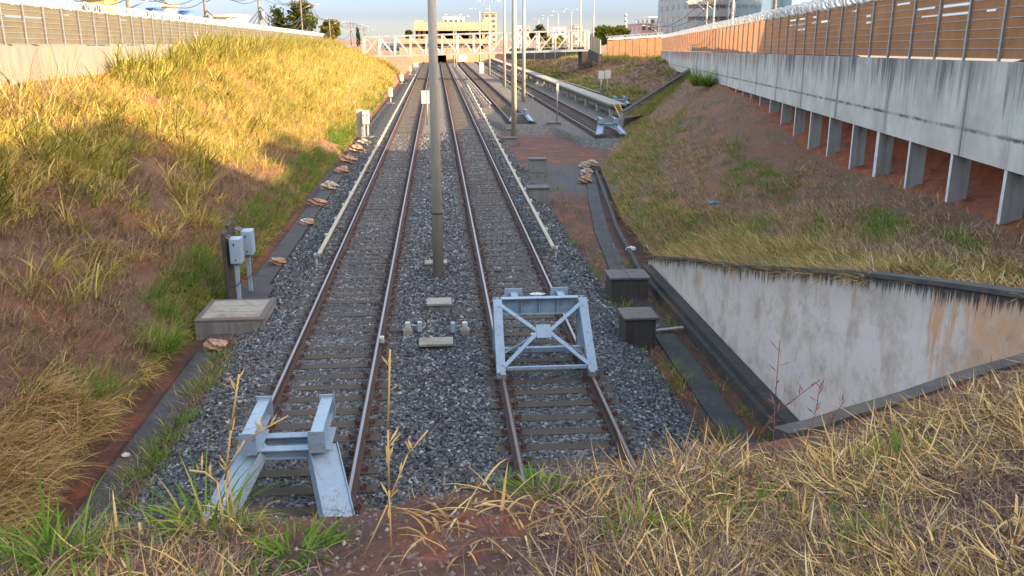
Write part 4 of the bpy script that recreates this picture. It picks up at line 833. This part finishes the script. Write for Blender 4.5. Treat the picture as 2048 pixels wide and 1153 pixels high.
# left side, beyond the beige fence
building('yellow fronted house just above the left razor wire', 160, 208, -4, 75, 3, simple('yellow_render', (.3, .24, .1), None, 1), 2, 2, 4, M_wg, name='house')
for px, py, Y, mt, lb in ((309, 16, 80, simple('blue_tank_paint', (.03, .1, .25), None, 2, .5), 'blue water tank above the left fence, between the first poles'), (372, 21, 95, M_bl, 'dark blue water tank above the left fence, nearer the second pole')):
    p = at(px, py + 3, Y); t = thing('water_tank', lb, 'water tank', (p[0], p[1], 4)); hh = p[2] - 4; MB().tube((0, 0, hh - .9), (0, 0, hh), .85, .75, 14).build('tank', mt, t); MB().tube((0, 0, hh), (0, 0, hh + .12), .78, .6, 14).build('lid', mt, t)
    MB().box((0, 0, (hh - .9) / 2), (2, 2, hh - .9)).build('base', M_gr, t)
building('small brown hut above the left fence between the water tanks', 323, 334, 14, 90, 3, M_pk, 1, 1, 4, M_wg, name='hut')
building('long red roofed hut with a white box above the left fence', 425, 455, 35, 110, 8, M_pk, 1, 2, 4, M_wg, name='hut')
building('white box shaped hut above the left fence', 455, 475, 34, 112, 6, M_wr, 1, 2, 4, M_wg, name='hut')
for px0, px1, pt, Y in ((755, 800, 88, 250),): building('low white houses seen through the left end of the bridge', px0, px1, pt, Y, 10, M_wr, 1, 4, 2, M_wg, name='house')

# utility poles and cables on the left street
M_wood = simple('pole_wood', (.16, .125, .1), (.1, .08, .065), 3, .9); tops = []
gu = 'utility poles along the street behind the left fence'
ULAB = ['nearest utility pole on the left, above the yellow house', 'second utility pole on the left, with hanging cables', 'third utility pole on the left, before the loose tree', 'pale utility pole in front of the loose tree', 'utility pole with cross arm before the round tree', 'utility pole with cross arm left of the bridge', 'far utility pole with cross arm near the bridge end', 'farthest utility pole just above the bridge corner']
for (px, pt, Y), lb in zip(((263, -30, 62), (415, -30, 84), (522, -25, 110), (605, 0, 150), (660, 36, 178), (702, 44, 225), (715, 48, 250), (729, 54, 285)), ULAB):
    b = at(px, 70, Y); z = at(px, pt, Y)[2]; t = thing('utility_pole', lb, 'utility pole', (b[0], Y, 4), 0, gu); hh = z - 4
    MB().tube((0, 0, -.3), (0, 0, hh), .17, .12, 10).build('shaft', M_wood, t); MB().bar((-1.2, 0, hh - .35), (1.2, 0, hh - .35), .12, .14).build('cross_arm', M_wood, t)
    for x in (-1.1, -.4, .4, 1.1): MB().tube((x, 0, hh - .27), (x, 0, hh - .05), .05, .03, 6).build('insulator', M_white, t)
    if Y < 130: MB().tube((.35, 0, hh - 3.6), (.35, 0, hh - 2.7), .26, .26, 10).build('transformer', M_steel, t)
    MB().path([Vector((0, 0, hh - 1.5)), Vector((1.4, 0, hh - .9)), Vector((2.6, 0, hh - .7))], .04).build('lamp_arm', M_steel, t); MB().box((2.8, 0, hh - .7), (.5, .2, .12)).build('lamp_head', M_white, t)
    tops.append(Vector((b[0], Y, z)))
gc = 'cables sagging between the left utility poles'
tops = [tops[0] + Vector((1.5, -24, 0))] + tops
for i, (a, b) in enumerate(zip(tops[:-1], tops[1:])):
    for k, (dx, dz) in enumerate(((-1.1, -.1), (.4, -.1), (1.1, -.1), (.15, -2.2), (.15, -2.6), (.2, -3.1))):
        if i > 4 and k > 3: continue
        pts = [a.lerp(b, f) + Vector((dx, 0, dz - (1.1 + .25 * k) * 4 * f * (1 - f))) for f in np.linspace(0, 1, 13)]
        o = MB().path(pts, .03 if k < 3 else .045, 5).build('overhead_cable', M_wire); tag(o, 'black overhead cable sagging between the poles behind the left fence', 'cable', gc)
# poles and cables beyond the right fence
gr_ = 'utility poles behind the right fence'; tops = []
for (px, pt, Y), lb in zip(((1545, -60, 62), (1462, -30, 92), (1425, -5, 118), (1411, 0, 130), (1316, 48, 165)), ('dark utility pole with cables in front of the glass block', 'tall pale utility pole in front of the grey offices', 'thin pale pole left of the tall one', 'slender pole at the left edge of the grey offices', 'small dark pole before the white blocks')):
    b = at(px, 70, Y); z = at(px, pt, Y)[2]; t = thing('utility_pole', lb, 'utility pole', (b[0], Y, 4.6), 0, gr_); hh = z - 4.6
    MB().tube((0, 0, -.3), (0, 0, hh), .16, .11, 10).build('shaft', M_wood if Y in (62, 165) else M_pole, t); MB().bar((-1, 0, hh - .4), (1, 0, hh - .4), .1, .12).build('cross_arm', M_wood, t); tops.append(Vector((b[0], Y, z)))
    MB().path([Vector((0, 0, hh - 1.6)), Vector((-1.6, 0, hh - .5)), Vector((-2.6, 0, hh - .3))], .05).build('lamp_arm', M_steel, t); MB().box((-2.8, 0, hh - .3), (.6, .22, .13)).build('lamp_head', M_white, t)
for a, b in zip(tops[:-1], tops[1:]):
    for dx, dz in ((-.9, -.3), (.9, -.3), (0, -2.4), (.1, -2.9)):
        pts = [a.lerp(b, f) + Vector((dx, 0, dz - 1.3 * 4 * f * (1 - f))) for f in np.linspace(0, 1, 11)]
        tag(MB().path(pts, .04, 5).build('overhead_cable', M_wire), 'dark overhead cable sagging between the poles behind the right fence', 'cable', 'cables behind the right fence')
p = at(1251, 55, 300); t = thing('radio_mast', 'slim white mast above the flat topped tree', 'mast', (p[0], 300, 3)); hh = at(1251, 27, 300)[2] - 3; MB().tube((0, 0, 0), (0, 0, hh), .35, .25, 10).build('shaft', M_white, t)
for z in (.5, 2.2, 3.6): MB().tube((0, 0, hh - z - .5), (0, 0, hh - z), .6, .6, 8).build('antenna', M_steel, t)

# ================================================================== trees
def tree(label, px, pb, ptop, wpx, Y, mat, dens=5000, shape=(1, .55), leaf=.32, gaps=.3, zb=3.5, lobes=26, name='tree'):
    b = at(px, pb, Y); top = at(px, ptop, Y)[2]; W = wpx / F * Y; t = thing(name, label, 'tree', (b[0], Y, zb)); hh = top - zb; ch = min(hh * .8, W * shape[1] * 1.5)
    m = MB(); m.tube((0, 0, -.3), (0, 0, hh - ch * .7), .04 * hh, .028 * hh, 10)
    cc = hh - ch / 2; L = []
    for i in range(lobes):
        a = RNG.uniform(0, 6.28); r = math.sqrt(RNG.random()) * .8; zf = RNG.uniform(-.75, .75); k = math.sqrt(max(.05, 1 - (zf * .9) ** 2))
        c = np.array([math.cos(a) * r * W / 2 * k, math.sin(a) * r * W / 2 * k, cc + zf * ch / 2]); L.append(c)
        if i < 9: m.tube((0, 0, hh - ch * .75), c, .02 * hh, .006 * hh, 6)
    m.build('trunk', M_bark, t); L = np.array(L); n = dens; k = RNG.integers(0, lobes, n); d = RNG.normal(0, 1, (n, 3)); d /= np.linalg.norm(d, axis=1)[:, None]
    P = L[k] + d * (RNG.random(n) ** .45)[:, None] * np.array([W * .15, W * .15, ch * .17])[None] * (.8 + gaps * RNG.normal(0, 1, (n, 1)))
    a = RNG.normal(0, 1, (n, 3)); a /= np.linalg.norm(a, axis=1)[:, None]; bb_ = np.cross(a, RNG.normal(0, 1, (n, 3))); bb_ /= np.linalg.norm(bb_, axis=1)[:, None]; s = leaf * RNG.uniform(.5, 1.2, n)[:, None]
    V = np.stack([P - a * s, P - bb_ * s * .5, P + a * s, P + bb_ * s * .5], 1).reshape(-1, 3); npmesh('crown', V, np.arange(4 * n).reshape(n, 4), mat, t); return t
tree('tall loose dark tree behind the left fence', 590, 60, 4, 100, 165, M_leafd, 3000, (1, .5), .42, .35, lobes=22)
tree('round dense olive tree behind the left fence', 663, 78, 41, 50, 200, M_leafo, 4500, (1, .8), .4, .15)
tree('wide flat topped lime tree behind the orange fence', 1224, 84, 50, 84, 205, M_leafg, 8000, (1, .36), .42, .15, 3)
tree('dark domed tree above the middle of the bridge', 1079, 70, 49, 42, 330, M_leafd, 3500, (1, .5), .55, .15, 2)
tree('small olive tree under the bridge right side', 1110, 95, 72, 60, 260, M_leafo, 3500, (1, .45), .5, .2, 1)
tree('small dark tree left of the station', 818, 72, 61, 18, 330, M_leafd, 1200, (1, .6), .5, .2, 2)
tree('thin dark cypress like tree left of the bridge corner', 716, 75, 54, 8, 200, M_leafd, 700, (1, 3), .3, .2, 3)

# ================================================================== grass
def ptsL(n, y0, y1, u0=.02, u1=.97, msk=None):
    Y = RNG.uniform(y0, y1, n); u = RNG.uniform(u0, u1, n)
    if msk is not None: k = msk(u, Y); Y, u = Y[k], u[k]
    X, Z = bankL(u, Y); return np.stack([X, Y, Z], -1)
gS, gD, gG, gO = Grass(), Grass(), Grass(), Grass()
low = lambda u, Y: (u < np.interp(Y, [5, 22, 30, 40, 55], [.75, .55, .5, .22, .1]) + .12 * sn(u * 9, Y * .6, 3))     # the dry brown lower part near the camera
nz = lambda u, Y, s, th: sn(u * 14, Y * .9, s) > th
gS.clumps(ptsL(6800, 5, 66, .1, .98, lambda u, Y: ~low(u, Y) | nz(u, Y, 9, .62)), 13, .55, .027, .22, (.1, .9), (.4, 1.8), (0., .35))
gS.clumps(ptsL(900, 8, 60, .2, .95, lambda u, Y: nz(u, Y, 5, .2)), 20, .9, .034, .25, (.05, .6), (.5, 1.8), (0., .3))
gS.clumps(ptsL(5200, 60, 150, .03, .99), 12, .75, .04, .35, (.1, .8), (.3, 1.4))
gO.clumps(ptsL(1700, 8, 70, .1, .98, lambda u, Y: nz(u, Y, 12, .35) & (~low(u, Y) | (RNG.random(len(u)) < .25))), 16, .8, .03, .25, (.05, .6), (.4, 1.7), (0., .3))
gO.clumps(ptsL(900, 70, 150, .3, .99, lambda u, Y: nz(u, Y, 2, .2)), 14, 1.1, .045, .4, (.05, .5), (.3, 1.2))
gC = Grass(); gC.clumps(ptsL(420, 22, 75, .3, .98, lambda u, Y: nz(u, Y, 21, .1)), 22, 1.0, .05, .3, (.05, .8), (.5, 1.9), (0., .3)); gC.clumps(ptsL(300, 40, 120, .82, 1.0), 20, 1.3, .055, .35, (.05, .5), (.4, 1.4)); gC.clumps(ptsL(90, 14, 32, .45, .95), 26, 1.0, .035, .3, (.05, .9), (.5, 1.8), (0., .3))
gO.clumps(ptsL(420, 50, 150, .85, 1.0), 18, 1.3, .04, .35, (.05, .45), (.2, 1.))
gD.clumps(ptsL(11500, 5, 52, .02, .9, lambda u, Y: low(u, Y) & (nz(u, Y, 17, -.35) | (RNG.random(len(u)) < .25))), 14, .36, .012, .22, (.1, 1.15), (.2, 1.4), (0., .5))
gS.clumps(ptsL(1200, 5, 45, .02, .8, lambda u, Y: low(u, Y) & nz(u, Y, 3, .2)), 14, .45, .013, .15, (.2, 1.1), (.3, 1.4), (0., .6))
gG.clumps(ptsL(2100, 19, 120, .0, .13, lambda u, Y: sn(u * 5, Y * .7, 8) > -.1), 18, .5, .018, .2, (.1, .9), (.3, 1.5), (0., .4))
gG.clumps(ptsL(450, 10, 40, .1, .7, lambda u, Y: nz(u, Y, 15, .5)), 16, .4, .013, .16, (.1, .8), (.3, 1.4), (0., .4))
# straw bundles hanging over the ditch
q = ptsL(900, 9, 75, .0, .035); gS.clumps(q[:450], 12, .42, .014, .15, (.6, 1.5), (.4, 1.4), (.0, .9)); gG.clumps(q[450:], 12, .4, .013, .15, (.5, 1.5), (.4, 1.4), (.0, .8))
gB = Grass(); q = ptsL(420, 10, 14.5, .0, .14); gB.clumps(q, 14, .6, .013, .15, (.7, 1.35), (.3, .9), (.0, .85))
# right slope
def ptsR(n, t0, t1, u0, u1, msk=None):
    t = RNG.uniform(t0, t1, n); u = RNG.uniform(u0, u1, n)
    if msk is not None: k = msk(t, u); t, u = t[k], u[k]
    return np.stack(bankR(t, u), -1)
DR = math.pi * .97
worn = lambda t, u: ((u < .7 + .22 * sn(t * 60, u * 3, 2)) & (sn(u * 6, t * 26, 9) < .42)) | (RNG.random(len(t)) < .16)
gQ = Grass(); gQ.clumps(ptsR(11000, .28, 1, .03, 1.0, worn), 12, .27, .013, .22, (.3, 1.4), (.1, 1.2), (DR, .5))
gP = Grass(); gP.clumps(ptsR(8500, .28, 1, .0, .95, lambda t, u: (sn(u * 9, t * 40, 3) > .15 - .7 * (u < .3)) & worn(t, u)), 14, .34, .014, .2, (.4, 1.4), (.2, 1.3), (DR, .5))
gG.clumps(ptsR(4200, .28, 1, .02, .75, lambda t, u: sn(u * 7, t * 30, 6) > .1 - .5 * (u < .3)), 18, .3, .015, .2, (.2, 1.1), (.2, 1.2), (DR, .3))
gQ2 = ptsR(1200, .05, .3, .02, 1.0)
gP.clumps(gQ2, 12, .3, .014, .2, (.4, 1.4), (.2, 1.3), (DR, .5)); gP.clumps(ptsR(1100, .28, .6, .0, .3), 14, .5, .013, .2, (.7, 1.4), (.2, 1.0), (DR, .6))
# terrace slope and shelf
u = RNG.uniform(.0, 3.2, 6500); Y = RNG.uniform(75, 200, 6500); X, Z = terr(u, Y); P = np.stack([X, Y, Z], -1)
gS.clumps(P[u > .95], 12, .5, .05, .4, (.2, 1.0), (.2, 1.2)); gD.clumps(P[u < 1], 14, .7, .045, .4, (.5, 1.3), (.2, 1.0), (DR, .6)); gO.clumps(P[(u < 1) & (sn(X * .7, Y * .3, 4) > .2)], 12, .6, .05, .4); gG.clumps(P[(u < .3)], 12, .5, .05, .4); gG.clumps(P[(u > .9) & (u < 1.6) & (sn(X, Y) > .35)], 14, .8, .05, .3)
Xf = RNG.uniform(13.3, 24, 1500); Yf = RNG.uniform(61, 83, 1500); s_ = (Yf - 61.6) / 18; Xq = 13.4 + 9.5 * s_ + (Xf - 13.2) * .75; Pq = np.stack([Xq, Yf + (Xf - 13.2) * .75, .75 + 2.3 * np.clip(s_, 0, 1.1)], -1)
gO.clumps(Pq[:1000], 12, .35, .03, .35); gG.clumps(Pq[1000:], 12, .4, .03, .35)
# weeds at the ballast edges
for x0, x1, y0, y1, n, z in ((-4.9, -4.3, 10, 19, 620, -.52), (3.9, 4.7, 13, 30, 220, -.6), (4.4, 5.6, 26, 44, 120, -.62), (-4.6, -4.3, 24, 60, 60, -.5), (5.3, 5.75, 10, 26, 130, -.62), (4.6, 4.95, 10, 24, 200, -.63), (6.0, 7.2, 28, 44, 40, -.6)):
    P = np.stack([RNG.uniform(x0, x1, n), RNG.uniform(y0, y1, n), np.full(n, z)], -1); k = RNG.random(n) < .5; gD.clumps(P[k], 12, .25, .01, .2, (.3, 1.3)); gG.clumps(P[~k & (sn(P[:, 0], P[:, 1] * 1.5, 2) > 0)], 10, .25, .011, .12)
# foreground
def ptsM(n, x0, x1, msk=None, r0=1.85, far=1.03, bias=.6):
    px = RNG.uniform(x0, x1, n); a = np.interp(px, PX, A_); D = np.interp(px, PX, PD) * far; k = RNG.random(n)
    r = np.where(RNG.random(n) < bias, 1 / (1 / D + (1 / r0 - 1 / D) * k), r0 + (D - r0) * k)
    X, Y = r * np.sin(a), r * np.cos(a)
    if msk is not None: k = msk(px, r / np.interp(px, PX, PD), X, Y); X, Y = X[k], Y[k]
    return np.stack([X, Y, mound(X, Y)], -1)
gF, gFG, gFD = Grass(), Grass(), Grass()
kerbfree = lambda px, q: ~((px > 1480) & (q > np.interp(px, [1480, 1650, 2050], [.86, .88, .95])))
bare = lambda px, q, X, Y: (~((px > 500) & (px < 1200) & (q > .66)) | (RNG.random(len(px)) < .1)) & kerbfree(px, q)
def pile(g_, C, nb, L, W, rad, lean, curl, lift):     # cut straw lying about: long flat blades heaped a little above the soil
    C = C.copy(); C[:, 2] += RNG.uniform(.0, lift, len(C)); g_.clumps(C, nb, L, W, rad, lean, curl, seg=5)
patch = lambda X, Y, s_, th: sn(X * 2.1, Y * 2.1, s_) > th
pile(gF, ptsM(1700, -100, 2150, lambda p, q, X, Y: bare(p, q, X, Y) & patch(X, Y, 3, .08)), 8, .19, .008, .1, (1.2, 1.75), (-1.0, 1.0), .05)
pile(gF, ptsM(1050, 1150, 2150, lambda p, q, X, Y: kerbfree(p, q) & patch(X, Y, 11, .0)), 8, .22, .0085, .1, (1.1, 1.75), (-1.1, 1.1), .06)
pile(gF, ptsM(900, 1600, 2200, lambda p, q, X, Y: kerbfree(p, q) & patch(X, Y, 5, -.35)), 8, .2, .009, .1, (1.1, 1.75), (-1.1, 1.1), .06)
pile(gF, ptsM(420, 1700, 2200, lambda p, q, X, Y: kerbfree(p, q) & (q > .6)), 8, .26, .012, .1, (.9, 1.7), (-.8, 1.2), .05)
pile(gF, ptsM(330, -100, 2150, bare), 4, .26, .013, .06, (.3, 1.2), (.9, 2.8), .02)
pile(gF, ptsM(120, 850, 1500, lambda p, q, X, Y: q > .75), 5, .26, .013, .06, (.7, 1.4), (.4, 1.6), .03)
pile(gF, ptsM(900, 2150, 4200), 8, .2, .009, .1, (1.1, 1.75), (-1.1, 1.1), .06)
pile(gFD, ptsM(1500, 2150, 4200), 10, .15, .005, .14, (.7, 1.7), (-1.2, 1.2), .05)
pile(gFD, ptsM(5200, -100, 2150, bare), 9, .13, .0045, .12, (.8, 1.7), (-1.2, 1.2), .04)
pile(gFD, ptsM(1600, 1100, 2150, lambda p, q, X, Y: kerbfree(p, q)), 10, .15, .005, .14, (.7, 1.7), (-1.2, 1.2), .05)
gFG.clumps(ptsM(230, -80, 700, lambda p, q, X, Y: patch(X, Y, 1, .1) & bare(p, q, X, Y)), 12, .26, .011, .07, (.1, 1.), (.3, 1.6), seg=4)
gFG.clumps(ptsM(260, 1000, 2150, lambda p, q, X, Y: patch(X, Y, 8, .3) & kerbfree(p, q)), 11, .2, .01, .07, (.2, 1.1), (.3, 1.5), seg=4)
M_cane = leafmat('cane_grass', [(0, (.05, .06, .012)), (.4, (.15, .16, .03)), (.75, (.34, .29, .07)), (1, (.6, .46, .16))], .3); kind(gC.build('cane_grass', M_cane), 'stuff'); gW = Grass(); gW.clumps(ptsL(26, 22, 36, .8, .97), 7, 1.5, .018, .25, (.0, .3), (.1, .9), seg=5); gW.clumps(ptsL(200, 20, 33, .78, .95), 12, .7, .016, .25, (.1, 1.), (.3, 1.5)); kind(gW.build('tall_weeds', M_dead2), 'stuff')
kind(gQ.build('slope_dead_grass', M_dead2), 'stuff'); kind(gB.build('thatch_grass', M_fg), 'stuff'); kind(gP.build('pale_straw_grass', M_fg), 'stuff')
for gg, nm, mt in ((gS, 'dry_grass', M_straw), (gD, 'dead_grass', M_dead), (gG, 'green_grass', M_green), (gO, 'olive_grass', M_olive), (gF, 'cut_straw_grass', M_fg), (gFG, 'mound_green_grass', M_green), (gFD, 'mound_dead_grass', M_mdead)):
    kind(gg.build(nm, mt), 'stuff')
# pebbles on the mound
P = ptsM(2200, 400, 1400, None, 2.2, 1.03, .3); V = []; 
oc = np.array([[1, 0, 0], [-1, 0, 0], [0, 1, 0], [0, -1, 0], [0, 0, 1], [0, 0, -1.]]); n = len(P)
V = P[:, None] + oc[None] * (RNG.uniform(.004, .018, (n, 1, 1)) ** 1.0) * RNG.uniform(.6, 1.3, (n, 6, 3)); f = np.array([[0, 2, 4], [2, 1, 4], [1, 3, 4], [3, 0, 4], [2, 0, 5], [1, 2, 5], [3, 1, 5], [0, 3, 5]])
g = G('pebble'); M_peb = g.pr(g.ramp(g.rnd(), [(0, (.1, .05, .04)), (.6, (.16, .1, .08)), (.9, (.15, .14, .14)), (1, (.3, .28, .26))]), .9)
kind(npmesh('pebbles', V.reshape(-1, 3), (np.arange(n)[:, None, None] * 6 + f[None]).reshape(-1, 3), M_peb), 'stuff')
# tufts that stand out
def tuft(label, p, n, L, W, rad, mat=M_green, grp=None, lean=(.05, .9)):
    gg = Grass(); gg.clumps(np.array([(0, 0, 0.)]), n, L, W, rad, lean, (.3, 1.6), seg=5); o = gg.build('grass_tuft', mat); o.location = p; return tag(o, label, 'grass tuft', grp)
def mp(px, py):            # the mound's surface seen at a pixel
    lo = np.array([0, 0, H]); d = ray(px, py)
    for k in np.linspace(1.5, 9, 600):
        q = lo + d * k
        if q[2] < mound(q[0:1], q[1:2])[0]: return Vector(q)
    return Vector(lo + d * 4)
def blp(px, py):
    d = ray(px, py)
    for k in np.linspace(8, 120, 3000):
        q = np.array([0, 0, H]) + d * k; uu = (q[0] + 5.78) / (WX(q[1]) + 5.78)
        if 0 < uu < 1 and q[2] < bankL(np.array([uu]), np.array([q[1]]))[1][0]: return Vector(q)
    return Vector(on(px, py, -.4))
tuft('big bright green grass tuft drooping into the left ditch', blp(318, 700), 520, .85, .015, .36)
tuft('green grass patch above the ditch, nearer than the big tuft', blp(170, 790), 300, .5, .012, .45)
tuft('green tuft on the left bank just behind the dark board', blp(470, 520), 120, .6, .013, .3)
tuft('dark green bush of grass on the right slope under the beam', Vector(at(1405, 172, 60)), 500, 1.3, .03, .7)
for px, py, L, lb in ((1072, 985, .24, 'green tuft at the mound edge in front of the right rails'), (1815, 935, .34, 'large green tuft amid straw on the right of the mound'), (1775, 1105, .3, 'green tuft at the bottom right corner'), (1300, 1085, .22, 'small sparse green tuft at the bottom, right of centre'), (595, 1110, .3, 'upright green tuft at the bottom below the low buffer'), (110, 1125, .36, 'bushy green tuft in the bottom left corner'), (415, 1060, .34, 'green and straw tuft below the low buffer leg')):
    tuft(lb, mp(px, py) + Vector((0, 0, .03)), 110, L * .82, .012, .16, M_green, 'green tufts on the mound', (.25, 1.25))
# tall dry stalks
M_stalk = leafmat('gold_stalk', [(0, (.5, .3, .12)), (1, (.62, .44, .18))], .3); M_pink = leafmat('pink_plume', [(0, (.2, .07, .07)), (1, (.3, .13, .1))], .3)
def stalk(label, pts, r=.004, heads=(), mat=M_stalk, leafs=6, Y0=None):
    t = thing('grass_stalk', label, 'grass stalk', pts[0], 0, 'tall dry stalks on the mound'); o = pts[0]; q = [p - o for p in pts]
    st_ = MB().path(q, r, 6).build('stem', mat, t)
    for k in range(leafs):
        f = RNG.uniform(.15, .98); i = min(int(f * (len(q) - 1)), len(q) - 2); b = q[i].lerp(q[i + 1], f * (len(q) - 1) - i); d = Vector((RNG.normal(0, .5), RNG.normal(0, .4), RNG.uniform(.3, 1))).normalized() * RNG.uniform(.05, .1)
        MB().add([b, b + d * .5 + Vector((.006, 0, 0)), b + d, b + d * .5 - Vector((.006, 0, 0))], [(0, 1, 2, 3)]).build('seed_leaf', mat, t)
    return t
def sp(*pp):               # stalk points: pixels at a given distance
    return [at(a, b, c) for a, b, c in pp]
b1 = mp(462, 1075); Y1 = b1[1]
stalk('golden stalk rising in front of the low buffer, left one', [b1] + sp((450, 960, Y1), (462, 860, Y1 - .05), (478, 750, Y1 - .1)), .005, leafs=12)
stalk('golden stalk bending right over the low buffer', [b1 + Vector((.03, 0, 0))] + sp((455, 940, Y1), (490, 880, Y1), (576, 832, Y1)), .004)
stalk('short golden stalk bending left of the low buffer', [b1 + Vector((-.03, 0, 0))] + sp((435, 965, Y1), (410, 945, Y1), (378, 941, Y1)), .005, leafs=4)
b2 = mp(783, 1110); Y2 = b2[1]
stalk('tall straight golden stalk right of the low buffer', [b2] + sp((778, 980, Y2), (776, 860, Y2 - .03), (780, 700, Y2 - .06)), .0045, leafs=10)
stalk('stalk with curled tips leaning right of the tall straight one', [b2 + Vector((-.12, 0, 0))] + sp((775, 1010, Y2), (815, 910, Y2), (855, 862, Y2)), .0035)
for i, (a, b) in enumerate((((1600, 940), (1700, 690)), ((1545, 930), (1560, 680)), ((1640, 900), (1690, 800)), ((1500, 900), (1640, 760)))):
    p = mp(*a); y = p[1]; mid = at((a[0] * 2 + b[0]) / 3, (a[1] + b[1]) / 2, y); tp = at(b[0] - 60 if i == 0 else b[0], b[1] + 80 if i == 0 else b[1], y)
    stalk(('purple grass plume leaning right across the white wall', 'thin dark grass spike upright before the white wall', 'low purple grass spike before the white wall', 'long purple plume at the corner of ditch and wall')[i], [p, mid, tp], .0025, mat=M_pink, leafs=10)
# kerb along the mound beside the wing wall
t = thing('sloping_kerb', 'dark concrete kerb sloping down along the mound before the white wall', 'kerb', (0, 0, 0)); ks = []
for px in np.linspace(1560, 2300, 12):
    a = np.interp(px, PX, A_); d = np.interp(px, PX, PD) + .06; x, y = d * math.sin(a), d * math.cos(a); ks.append(Vector((x, y, np.interp(px, PX, ZC) + .0)))
t.location = ks[0]; m = MB()
for a, b in zip(ks[:-1], ks[1:]): m.bar(a, b, .14, .1)
m.build('kerb_stone', M_cope, t, True)
